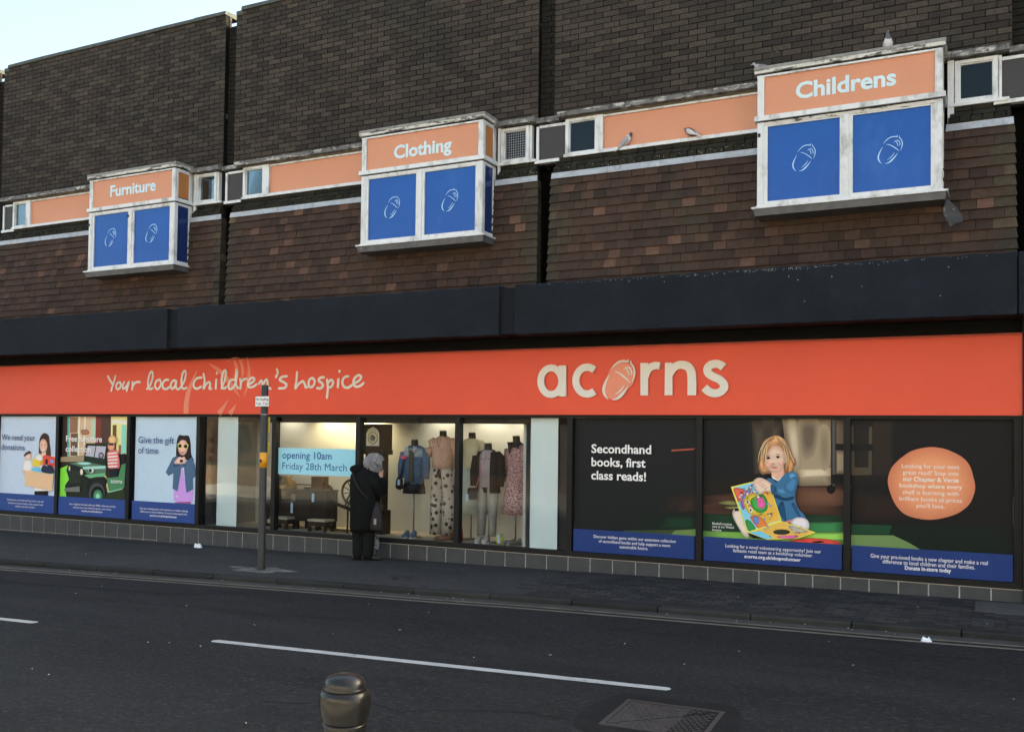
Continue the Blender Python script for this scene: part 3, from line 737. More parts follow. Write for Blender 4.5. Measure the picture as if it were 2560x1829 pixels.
def acorn(cx, cz, hw, hh, y0, y1, mat, parent, name='acorn_emblem', fat=1.0):
    mb = MB(); off = parent.matrix_basis.translation
    for st in ACORN:
        stroke(mb, [(cx + (x - 665) / 430 * hw, cz + (1000 - y) / 455 * hh, w / 430 * hw * fat) for x, y, w in st], y0, y1)
    return shift(mb, -off).build(name, mat, parent)
def bay_window(i, word, F, a, b, cap):
    bl, br = BAYS[i]; y = -0.38
    bw = empty('bay_window', (0, 0, 0), None, None); bw.parent = shop
    del_keys = [k for k in bw.keys()]
    bw['label'] = 'projecting white-framed bay with blue panes under an orange %s sign' % word
    cb = (bl + br) / 2
    # roof: grey felt with a peeling white fascia board
    MB().box(bl - 0.035, br + 0.035, y - 0.035, 0.02, 6.048, 6.082).build('roof_felt', felt_m, bw)
    mb = MB(); mb.box(bl - 0.03, br + 0.03, y - 0.03, 0.02, 6.004, 6.046); mb.build('roof_fascia', peel_m, bw)
    mb = MB(); mb.box(bl + 0.0, br - 0.0, y + 0.004, 0.02, 5.985, 6.003, 1); mb.box(bl - 0.004, br + 0.004, y - 0.006, 0.02, 5.962, 5.985); mb.build('cornice', [white_m, dark_m], bw)
    # body behind the boards
    MB().box(bl + 0.02, br - 0.02, y + 0.045, 0.05, 4.45, 5.98).build('bay_core', dark_m, bw)
    # sign board with its word
    MB().box(bl + 0.07, br - 0.07, y + 0.022, y + 0.04, 5.515, 5.962).build('sign_panel', orange_m, bw)
    xl, za = W(*F(*a), y + 0.018); xr, zb = W(*F(*b), y + 0.018); c = W(*F(a[0], a[1] - cap), y + 0.018)[1] - za
    text(word, xl, xr, (za + zb) / 2, c, y + 0.018, cyan_m, bw, 0.03)
    # corner posts above and below the ledge
    for xa, xb in ((bl, bl + 0.075), (br - 0.075, br)):
        mb = MB(); mb.box(xa, xb, y, y + 0.07, 5.505, 5.962); mb.box(xa + 0.02, xb - 0.026, y - 0.006, y + 0.01, 5.505, 5.962); mb.build('corner_post', white_m, bw)
        mb = MB(); mb.box(xa, xb, y, y + 0.07, 4.455, 5.43); mb.box(xa + 0.03, xb - 0.014, y - 0.005, y + 0.01, 4.455, 5.43); mb.build('corner_post', white_m, bw)
    mb = MB(); mb.box(bl - 0.03, br + 0.03, y - 0.03, 0.02, 5.445, 5.503); mb.build('ledge', white_m, bw)
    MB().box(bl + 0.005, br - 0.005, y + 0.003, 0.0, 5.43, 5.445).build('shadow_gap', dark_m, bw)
    mb = MB(); mb.box(bl + 0.075, br - 0.075, y + 0.002, y + 0.05, 5.392, 5.43); mb.build('head_rail', peel_m if i == 3 else white_m, bw)
    MB().box(cb - 0.028, cb + 0.028, y - 0.004, y + 0.05, 4.455, 5.40).build('mullion', white_m, bw)
    for xa, xb in ((bl + 0.075, cb - 0.028), (cb + 0.028, br - 0.075)):
        mb = MB(); t = 0.04
        mb.box(xa, xa + t, y + 0.008, y + 0.05, 4.458, 5.392); mb.box(xb - t, xb, y + 0.008, y + 0.05, 4.458, 5.392)
        mb.box(xa + t, xb - t, y + 0.009, y + 0.05, 5.378, 5.392); mb.box(xa + t, xb - t, y + 0.008, y + 0.05, 4.458, 4.502)
        mb.build('casement', white_m, bw)
        MB().box(xa + t, xb - t, y + 0.03, y + 0.04, 4.50, 5.38).build('blue_pane', blue_m, bw)
    mb = MB()
    mb.box(bl - 0.01, br + 0.01, y - 0.012, 0.0, 4.437, 4.458); mb.box(bl - 0.055, br + 0.055, y - 0.055, 0.0, 4.415, 4.436); mb.build('sill', white_m, bw)
    mb = MB(); mb.hexa([(bl - 0.02, y - 0.02, 4.335), (br + 0.02, y - 0.02, 4.335), (br + 0.02, -0.03, 4.335), (bl - 0.02, -0.03, 4.335), (bl - 0.035, y - 0.04, 4.413), (br + 0.035, y - 0.04, 4.413), (br + 0.035, -0.03, 4.413), (bl - 0.035, -0.03, 4.413)])
    mb.build('lead_apron', lead_dark_m, bw)
    # the side that faces right
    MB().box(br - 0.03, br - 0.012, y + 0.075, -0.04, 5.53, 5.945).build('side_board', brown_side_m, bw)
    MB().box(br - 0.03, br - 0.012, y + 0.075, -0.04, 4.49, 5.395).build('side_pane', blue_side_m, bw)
    mb = MB(); mb.box(br - 0.03, br, -0.06, 0.03, 4.455, 5.43); mb.box(br - 0.03, br - 0.002, -0.06, 0.03, 5.505, 5.962)
    mb.box(br - 0.03, br - 0.001, y + 0.07, -0.06, 5.938, 5.961); mb.box(br - 0.03, br - 0.001, y + 0.07, -0.06, 5.392, 5.43); mb.box(br - 0.03, br - 0.001, y + 0.07, -0.06, 4.455, 4.492)
    mb.build('side_frame', white_m, bw)
    MB().box(bl, bl + 0.03, y + 0.07, 0.03, 4.455, 5.962).build('side_frame', white_m, bw)
    return bw
b1 = bay_window(1, 'Furniture', FB, (972, 393), (1375, 337), 92)
b2 = bay_window(2, 'Clothing', FCL, (1640, 688), (2150, 628), 108)
b3 = bay_window(3, 'Childrens', FD, (245, 730), (1132, 606), 135)
for bw, pts, h in ((b1, (FB(975, 752), FB(1336, 716)), 88), (b2, (FCL(1625, 1122), FCL(2134, 1060)), 100), (b3, (FD(316, 1250), FD(1077, 1180)), 125)):
    for q in pts:
        cx_, cz_ = W(*q, -0.353); acorn(cx_, cz_, 0.128, 0.15, -0.354, -0.351, emblem_m, bw, fat=0.72)
# torn lead hanging from the right-hand bay
g = lambda x, y: W(2280 + x / 7.382, 400 + y / 7.382, -0.30)
fl = [(630, 730), (670, 705), (720, 770), (790, 835), (850, 900), (880, 970), (915, 1000), (945, 1080), (940, 1140), (860, 1155), (780, 1190), (705, 1225), (640, 1120), (590, 1010), (560, 930), (600, 830)]
mb = MB(); mb.plate([g(*p) for p in fl], -0.30, -0.292)
mb.v = [(x, yy + 0.10 * (z - 4.25) + 0.05 * math.sin((x + z) * 24) * 0.3, z) for x, yy, z in mb.v]
mb.build('torn_lead_flap', M('lead_torn', (0.03, 0.031, 0.034), 0.6, 0.4, 9, 0.3, 30, patch=((0.3, 0.32, 0.34), 13, 0.6, 0.7, (1, 1, 1))), b3)
# small fittings
for (bw, q) in ((b1, FB(1130, 565)), (b1, FB(788, 645)), (b3, FL5(1970, 1055))):
    x, z = W(*q, -0.385); MB().box(x - 0.014, x + 0.014, -0.398, -0.38, z - 0.02, z + 0.02).build('bracket', black_m, bw)

# canopy ---------------------------------------------------------------------------------------
YB = -0.95
for (xa, xb, yo) in ((-22, -11.03, 0), (-10.82, -5.412, 0), (-5.19, 0.25, 0), (0.268, 6, 0.02)):
    n = max(2, int((xb - xa) / 0.12)); mb = MB()
    top = [3.628 + 0.006 * math.sin(i * 1.7) + rnd.uniform(-0.005, 0.006) for i in range(n + 1)]
    bot = [3.004 + rnd.uniform(-0.004, 0.005) for i in range(n + 1)]
    for i in range(n + 1):
        x = xa + (xb - xa) * i / n
        mb.v += [(x, YB + yo, bot[i] + 0.008), (x, YB + yo, top[i] - 0.012), (x, YB + yo + 0.014, top[i]), (x, YB + 0.24, top[i]), (x, YB + 0.24, bot[i]), (x, YB + yo + 0.01, bot[i])]
    for i in range(n):
        for j in range(6): mb.face([6 * i + j, 6 * i + 6 + j, 6 * i + 6 + (j + 1) % 6, 6 * i + (j + 1) % 6])
    mb.face([5, 4, 3, 2, 1, 0]); mb.face([6 * n + j for j in range(6)])
    mb.build('canopy_beam', beam_m, shop)
for (xa, xb) in ((-11.03, -10.82), (-5.412, -5.19), (0.25, 0.268)):
    MB().box(xa - 0.02, xb + 0.02, YB + 0.055, YB + 0.22, 3.02, 3.60).build('beam_joint', beam_gap_m, shop)
mb = MB(); r_ = random.Random(21)
def fleck(x, y, z, w, h):
    b = len(mb.v); mb.v += [(x - w, y, z), (x, y - 0.0004, z - h), (x + w, y, z), (x + w * 0.4, y, z + h * 0.8), (x - w * 0.5, y, z + h)]; mb.face([b, b + 1, b + 2, b + 3, b + 4])
for k in range(150):
    x = r_.uniform(-4.9, 0.2) if k % 3 else r_.gauss(-2.3, 0.5); x = min(0.2, max(-5.1, x))
    fleck(x, YB - 0.003, 3.612 - abs(r_.gauss(0, 0.012)), r_.uniform(0.0015, 0.005), r_.uniform(0.0015, 0.004))
for k in range(9): fleck(r_.uniform(-5, 0.2), YB - 0.003, r_.uniform(3.1, 3.6), r_.uniform(0.002, 0.005), r_.uniform(0.003, 0.008))
for (xc, n_) in ((-5.55, 9), (-4.9, 6), (-4.1, 12), (-3.3, 14), (-2.7, 8)):
    for k in range(n_): fleck(xc + r_.gauss(0, 0.22), -0.045 if xc > -5.1 else -0.046, r_.uniform(5.25, 5.315), r_.uniform(0.0015, 0.003), r_.uniform(0.003, 0.009))
mb.build('bird_droppings', M('dropping_white', (0.62, 0.62, 0.58), 0.8), shop, kind='stuff')
MB().box(-22, 6, YB + 0.22, 0.13, 3.56, 3.60).build('canopy_roof', dark_m, shop)
MB().box(-22, 6, YB + 0.24, 0.0, 3.055, 3.085).build('soffit', soffit_m, shop)
MB().box(-22, 6, -0.005, 0.13, 2.0, 3.06).build('wall_above_shopfront', soffit_m, shop)

# shopfront -------------------------------------------------------------------------------------
MUL = [-16.12, -14.485, -12.745, -11.196, -9.661, -8.112, -6.464, -4.80, -3.109, -1.42, 0.277]
ZS0, ZS1 = 0.188, 2.018
for k, x in enumerate(MUL):
    MB().box(x - 0.037, x + 0.037, -0.028, 0.085, ZS0 + 0.066, ZS1 - 0.03).build('mullion', frame_m, shop)
MB().box(MUL[0] - 2.5, MUL[-1] + 0.037, -0.03, 0.085, ZS1 - 0.03, ZS1).build('head_rail', frame_m, shop)
MB().box(MUL[0] - 2.5, MUL[-1] + 0.037, -0.032, 0.085, ZS0, ZS0 + 0.066).build('bottom_rail', frame_m, shop)
MB().box(MUL[0] - 2.5, MUL[0] - 0.037, 0.0, 0.05, ZS0 + 0.066, ZS1 - 0.03).build('dark_shop_panel', frame_m, shop)
MB().box(0.318, 0.9, -0.10, 0.3, -0.2, 3.05).build('corner_pillar', M('pillar_black', (0.014, 0.015, 0.017), 0.7, 0.15, 4), shop)
MB().box(0.9, 34, 0.0, 0.2, -0.2, 3.62).build('sun_block_front', soffit_m, shop)  # unseen front, added past the shop to stop sun leaking onto the road
MB().box(5.8, 34, 0.0, 0.139, 3.62, 8.5).build('sun_block_wall', mortar_m, shop)  # unseen upper wall, added to block the same low sun
for a, b in zip(MUL, MUL[1:]):
    MB().box(a + 0.037, b - 0.037, 0.05, 0.056, ZS0 + 0.066, ZS1 - 0.03).build('window_pane', glass_m, shop)
# tiled stall riser
mb = MB(); mb.hexa([(-18.6, -0.016, pave(-18.6) - 0.2), (0.318, -0.016, pave(0.318) - 0.2), (0.318, 0.1, -0.2), (-18.6, 0.1, -0.4), (-18.6, -0.016, ZS0 - 0.001), (0.318, -0.016, ZS0 - 0.001), (0.318, 0.1, ZS0 - 0.001), (-18.6, 0.1, ZS0 - 0.001)])
riser = mb.build('stall_riser', grout_m, shop)
x = 0.318
while x > -18.4:
    x0 = x - 0.302; j = rnd.uniform(-0.0012, 0.0012)
    mb = MB(); mb.hexa([(x0 + 0.0135, -0.022 + j, pave(x0) - 0.05 if x0 > -12.1 else pave(x0) + 0.028), (x, -0.022 + j, pave(x) - 0.05 if x0 > -12.1 else pave(x) + 0.028), (x, -0.01, pave(x) - 0.05 if x0 > -12.1 else pave(x) + 0.028), (x0 + 0.0135, -0.01, pave(x0) - 0.05 if x0 > -12.1 else pave(x0) + 0.028), (x0 + 0.0135, -0.022 + j, ZS0 - 0.012), (x, -0.022 + j, ZS0 - 0.012), (x, -0.01, ZS0 - 0.012), (x0 + 0.0135, -0.01, ZS0 - 0.012)])
    mb.build('tile', plinth_m, riser)
    if x0 <= -12.1:                                   # the cut row that fills the fall of the pavement on the left
        mb = MB(); mb.hexa([(x0 + 0.0135, -0.022 + j, pave(x0) - 0.05), (x, -0.022 + j, pave(x) - 0.05), (x, -0.01, pave(x) - 0.05), (x0 + 0.0135, -0.01, pave(x0) - 0.05), (x0 + 0.0135, -0.022 + j, pave(x0) + 0.022), (x, -0.022 + j, pave(x) + 0.022), (x, -0.01, pave(x) + 0.022), (x0 + 0.0135, -0.01, pave(x0) + 0.022)])
        mb.build('tile', plinth_m, riser)
    x = x0

# inside the display windows
MB().box(-11.15, -4.85, 0.10, 1.20, 0.10, 0.236).build('display_floor', floor_in_m, shop)
MB().box(-10.95, -5.52, 1.15, 1.19, 0.236, 2.3).build('display_backdrop', wall_in_m, shop)
MB().box(-5.56, -5.52, 0.2, 1.15, 0.236, 2.3).build('display_side', wall_in_m, shop)
MB().box(-11.15, -10.95, 0.6, 1.19, 0.0, 2.3).build('display_post', M('post_grey', (0.2, 0.2, 0.19), 0.7), shop)
MB().box(-10.6, -4.85, 0.09, 0.12, 1.905, 2.02).build('display_header', frame_m, shop)
MB().box(-4.98, -4.84, 0.09, 1.2, 0.2, 2.02).build('dark_side_panel', M('side_panel_black', (0.018, 0.018, 0.02), 0.6), shop)
MB().box(-5.52, -4.98, 0.5, 0.53, 0.2, 2.02).build('dark_back_panel', M('side_panel_black', (0.018, 0.018, 0.02)), shop)
MB().box(-14.4, -4.8, 6.0, 6.1, -0.2, 2.6).build('shop_back_wall', M('shop_wall_back', (0.3, 0.29, 0.27), 0.8), shop)
MB().box(-14.4, -4.8, 0.0, 6.0, 2.33, 2.40).build('shop_ceiling', wall_in_m, shop)
MB().box(-14.4, -10.96, 1.2, 6.0, -0.2, 0.0).build('shop_floor', M('shop_floor_grey', (0.12, 0.11, 0.1), 0.6), shop)
MB().box(-14.42, -14.38, 0.1, 6.0, -0.2, 2.4).build('shop_side_wall', wall_in_m, shop)
MB().box(-4.84, -4.80, 0.1, 6.0, -0.2, 2.4).build('shop_side_wall', wall_in_m, shop)
mb = MB(); mb.box(-22, 6, 8.9, 9.1, -0.4, 3.62); mb.build('rear_wall', dark_m, shop)  # unseen rear, added to close the shop against sun from behind
for x_ in (-22.2, 34.0): MB().box(x_, x_ + 0.2, 0.14, 9.0, -0.4, 8.3).build('end_wall', dark_m, shop)  # unseen ends, added with the rear to keep sunlight out
for (q0, q1) in ((-10.853, -10.447), (-5.393, -5.0)):
    MB().box(q0, q1, 0.062, 0.07, ZS0 + 0.05, ZS1 - 0.02).build('pale_blue_strip', strip_m, shop)

# ------------------------------------------------------------------ fascia sign
YF = -0.055
fascia = empty('fascia_sign', (-8.0, YF, 2.03), 'long orange-red shop fascia reading Your local children\'s hospice and acorns', 'sign')
fo = Vector((-8.0, YF, 2.03))
mb = MB(); mb.box(-18.4, 0.317, YF, 0.0, 2.028, 2.885); shift(mb, -fo).build('panel', red_m, fascia)
mb = MB(); mb.box(-18.4, 0.322, YF - 0.012, 0.0, 2.886, 2.908); shift(mb, -fo).build('top_trim', red_edge_m, fascia)
mb = MB(); mb.box(-18.4, 0.322, YF - 0.01, 0.0, 2.019, 2.027); shift(mb, -fo).build('bottom_trim', frame_m, fascia)
def fstroke(F, st, w, Y0, Y1, name, mat, k=5):
    mb = MB()
    for s_ in st:
        pts = []
        for q in s_:
            x, z = W(*F(q[0], q[1]), YF); pts.append((x, z, (q[2] if len(q) > 2 else w)))
        stroke(mb, pts, Y0, Y1, None, 0, k)
        if w:                                         # round ends of the brush
            for (x, z, ww) in (pts[0], pts[-1]):
                n = 8; mb.plate([(x + ww / 2 * math.cos(2 * math.pi * i / n), z + ww / 2 * math.sin(2 * math.pi * i / n)) for i in range(n)], Y0 + 0.0006 + 0.00003 * len(mb.v) / 100, Y1)
    return shift(mb, -fo).build(name, mat, fascia)
# pale print of a large acorn behind the script
SW = [[(880, 190, 0.005), (845, 270, 0.055), (812, 360, 0.09), (797, 440, 0.105), (794, 519, 0.112)], [(965, 145, 0.01), (1050, 205, 0.07), (1120, 285, 0.075), (1200, 400, 0.006)],
      [(1100, 130, 0.01), (1135, 112, 0.035), (1185, 110, 0.035), (1225, 122, 0.01)], [(1148, 112, 0.02), (1168, 160, 0.06), (1178, 215, 0.06), (1180, 250, 0.02)], [(1190, 112, 0.02), (1212, 160, 0.055), (1218, 205, 0.055), (1214, 255, 0.015)],
      [(1250, 100, 0.02), (1265, 190, 0.055), (1258, 290, 0.055), (1226, 398, 0.006)], [(1115, 408, 0.005), (1075, 470, 0.06), (1040, 521, 0.1)], [(1170, 448, 0.005), (1145, 488, 0.06), (1120, 521, 0.09)]]
fstroke(T1, SW, None, YF - 0.003, YF - 0.001, 'printed_acorn', pink_m)
SCRIPT = [[(212, 240), (226, 268), (242, 292)], [(268, 238), (257, 280), (244, 320), (236, 348)], [(303, 285), (283, 290), (272, 318), (284, 337), (303, 324), (309, 300), (301, 285)],
    [(333, 283), (323, 310), (324, 331), (340, 327), (356, 305), (367, 284)], [(369, 283), (360, 318), (351, 348)], [(396, 284), (397, 310), (392, 338)], [(396, 318), (412, 292), (432, 282), (450, 284)],
    [(503, 335), (530, 300), (547, 242), (543, 208), (528, 214), (515, 262), (512, 312), (526, 336), (546, 329)], [(600, 264), (574, 276), (564, 312), (580, 336), (602, 318), (608, 285), (598, 264)],
    [(664, 266), (638, 270), (621, 300), (628, 331), (652, 334), (670, 321)], [(722, 277), (700, 272), (682, 302), (690, 334), (712, 316), (722, 280)], [(723, 278), (720, 318), (733, 337), (748, 330)],
    [(756, 322), (785, 272), (795, 218), (786, 200), (771, 218), (762, 272), (766, 322), (783, 333), (799, 325)],
    [(911, 250), (878, 255), (855, 287), (855, 320), (878, 333), (907, 318)], [(926, 222), (935, 270), (926, 334), (945, 300), (967, 284), (977, 300), (970, 332), (986, 331)], [(1022, 265), (1018, 332)], [(1025, 214), (1027, 219)],
    [(1060, 330), (1084, 275), (1096, 215), (1086, 196), (1071, 216), (1062, 272), (1067, 322), (1082, 331), (1096, 320)], [(1163, 266), (1130, 270), (1113, 306), (1122, 335), (1150, 322), (1170, 276), (1178, 210), (1170, 192)], [(1172, 196), (1166, 270), (1176, 318), (1186, 328)],
    [(1200, 260), (1206, 296), (1201, 331)], [(1205, 292), (1224, 265), (1250, 259)], [(1258, 302), (1290, 286), (1308, 266), (1294, 250), (1270, 266), (1258, 300), (1270, 322), (1300, 317), (1322, 300)],
    [(1340, 296), (1358, 272), (1367, 296), (1362, 326)], [(1364, 318), (1388, 272), (1404, 270), (1408, 318), (1428, 334)], [(1475, 188), (1482, 215), (1467, 246)], [(1548, 240), (1512, 246), (1496, 266), (1522, 282), (1548, 302), (1534, 326), (1490, 331)],
    [(1626, 210), (1622, 270), (1614, 331), (1640, 296), (1670, 277), (1684, 300), (1690, 323), (1702, 320)], [(1742, 252), (1722, 262), (1712, 294), (1724, 322), (1748, 310), (1759, 278), (1742, 252)], [(1826, 248), (1798, 252), (1787, 273), (1810, 290), (1820, 310), (1802, 330), (1776, 328)],
    [(1850, 266), (1856, 330), (1849, 400)], [(1856, 292), (1880, 266), (1896, 287), (1882, 318), (1856, 322)], [(1935, 262), (1931, 322)], [(1941, 200), (1943, 205)], [(2008, 240), (1978, 250), (1965, 284), (1976, 316), (2006, 325), (2036, 306)],
    [(2050, 292), (2086, 276), (2106, 248), (2086, 232), (2056, 256), (2048, 294), (2066, 318), (2100, 311), (2122, 291)]]
fstroke(T1, SCRIPT, 0.038, YF - 0.009, YF - 0.0045, 'script_lettering', off_white_m)
# raised letters
def fletter(polys, strokes, closed=None):
    mb = MB()
    for p in polys: mb.plate([W(*T2(*q), YF) for q in p], YF - 0.036, YF - 0.004)
    for st, w, k in strokes:
        stroke(mb, [(*W(*T2(q[0], q[1]), YF), (q[2] if len(q) > 2 else w) / 179.0 / 3.919 * 0.98) for q in st], YF - 0.0365, YF - 0.004, None, 0, k)
    shift(mb, -fo).build('raised_letter', off_white_m, fascia)
def ell(cx, cy, rx, ry, a0, a1, n=28): return [(cx + rx * math.cos(R(a0 + (a1 - a0) * i / n)), cy + ry * math.sin(R(a0 + (a1 - a0) * i / n))) for i in range(n + 1)]
fletter([[(390, 210), (460, 210), (460, 513), (390, 513)]], [(ell(315, 364, 103, 130, 0, 360), 66, 1)])
fletter([], [(ell(668, 358, 112, 131, -52, -308), 68, 1)])
fletter([[(1188, 186), (1262, 186), (1262, 503), (1188, 503)]], [([(1240, 330, 50), (1252, 275, 60), (1282, 232, 66), (1330, 212, 66), (1378, 216, 64)], 64, 5)])
fletter([[(1428, 183), (1500, 183), (1500, 501), (1424, 501)]], [([(1480, 300, 56), (1500, 250, 64), (1545, 212, 70), (1600, 204, 72), (1655, 224, 74), (1684, 275, 76), (1691, 350, 76), (1691, 430, 76), (1690, 501, 76)], 75, 5)])
fletter([], [([(2000, 228), (1965, 203), (1920, 194), (1868, 210), (1842, 248), (1856, 290), (1905, 322), (1958, 346), (2000, 388), (2002, 436), (1962, 472), (1910, 482), (1855, 464), (1812, 426)], 70, 5)])
mb = MB(); body = smooth_pts([(890, 250), (930, 205), (1000, 183), (1070, 195), (1112, 240), (1136, 310), (1112, 392), (1062, 440), (1000, 510), (930, 545), (862, 522), (824, 460), (830, 380), (866, 300)], True, 4)
mb.plate([W(*T2(*q), YF) for q in body], YF - 0.022, YF - 0.004); em = shift(mb, -fo).build('acorn_emblem', pink2_m, fascia)
xa_, za_ = W(*T2(975, 350), YF); xw = W(*T2(1135, 350), YF)[0] - xa_; zw = za_ - W(*T2(975, 545), YF)[1]
mb = MB()
for st in ACORN: stroke(mb, [(xa_ + (x - 665) / 430 * xw, za_ + (1000 - y) / 455 * zw, w / 430 * xw * 1.15) for x, y, w in st], YF - 0.03, YF - 0.02)
shift(mb, -fo).build('emblem_strokes', off_white_m, em)

# ------------------------------------------------------------------ window posters (flat prints behind the frame)
YP = 0.042
def poster(x0, x1, zband, base, label, band=(48, 76, 142)):
    """a printed sheet filling one shop window with a blue band along its foot"""
    o = empty('poster', (x0, YP, 0.26), label, 'poster', 'printed posters filling the shop windows')
    off = Vector((x0, YP, 0.26)); z0, z1 = 0.262, 1.985
    shift(MB().box(x0, x1, YP, YP + 0.004, z0, z1), -off).build('sheet', ink(base), o)
    shift(MB().box(x0, x1, YP - 0.049, YP - 0.047, z0 - 0.003, zband), -off).build('blue_band', ink(band), o)
    return o
YB_ = YP - 0.05
SK = (226, 178, 158)
def lines(F, o, rows, cap, col=(222, 226, 240), bold=0.0):
    for (s_, a, b, bd) in rows: ptext(F, s_, a, b, cap, YB_, ink(col), o, bd)
# 1 donations
p = poster(-16.08, -14.535, 0.575, (176, 192, 224), 'pale blue poster reading We need your donations, girl carrying a box')
art('printed_picture', P1, YP - 0.001, [
    ((88, 66, 56), [(505, 630), (508, 500), (520, 400), (556, 336), (596, 326), (640, 360), (652, 450), (668, 600), (640, 650), (480, 640)], 's'),
    ((222, 214, 208), [(470, 600), (540, 600), (560, 640), (560, 800), (450, 760)], 's'), (SK, [(545, 560), (600, 560), (605, 640), (550, 640)]),
    ((226, 172, 152), [(570, 492), (52, 92)], 'e'), ((74, 54, 48), [(520, 420), (560, 350), (620, 380), (630, 470), (600, 400), (555, 400)], 's'), ((60, 45, 42), [(551, 478), (8, 6)], 'e'), ((60, 45, 42), [(594, 478), (8, 6)], 'e'), ((250, 240, 235), [(572, 546), (24, 10)], 'e'),
    ((226, 218, 210), [(455, 1020), (640, 1050), (635, 1090), (455, 1086)]), ((38, 34, 38), [(455, 1084), (635, 1080), (632, 1160), (455, 1160)]),
    ((228, 226, 230), [(295, 790), (310, 690), (370, 650), (425, 690), (432, 800), (360, 850), (315, 850)], 's'), ((224, 186, 172), [(372, 628), (44, 50)], 'e'), ((102, 66, 58), [(318, 632), (336, 588), (392, 558), (414, 590), (380, 600)], 's'),
    ((238, 184, 62), [(434, 650), (530, 690), (526, 752), (434, 764)]), ((212, 150, 60), [(530, 690), (570, 670), (566, 740), (526, 752)]), ((92, 178, 216), [(414, 792), (524, 766), (540, 836), (430, 816)]),
    ((206, 78, 62), [(568, 628), (600, 610), (726, 640), (722, 772), (576, 732)]), ((96, 140, 200), [(668, 672), (714, 676), (710, 718), (666, 712)]), ((60, 40, 40), [(606, 664), (636, 668), (632, 736), (602, 730)]),
    ((48, 62, 88), [(558, 770), (590, 740), (626, 765), (630, 745), (690, 750), (712, 850), (560, 834)], 's'),
    ((230, 176, 140), [(332, 810), (712, 866), (690, 1082), (335, 1010)]), (SK, [(320, 830), (14, 26)], 'e')], p)
ptext(P1, 'We need your', (22, 418), (456, 418), 74, YP - 0.028, ink((78, 92, 128)), p, 0.006); ptext(P1, 'donations', (18, 545), (322, 545), 74, YP - 0.028, ink((78, 92, 128)), p, 0.006)
lines(P1, p, [('Donate your pre-loved clothing, books, toys and', (95, 1207), (570, 1228), 0), ('homeware in-store today to help support local', (105, 1250), (562, 1270), 0), ('children and their families.', (198, 1294), (457, 1306), 0)], 22)
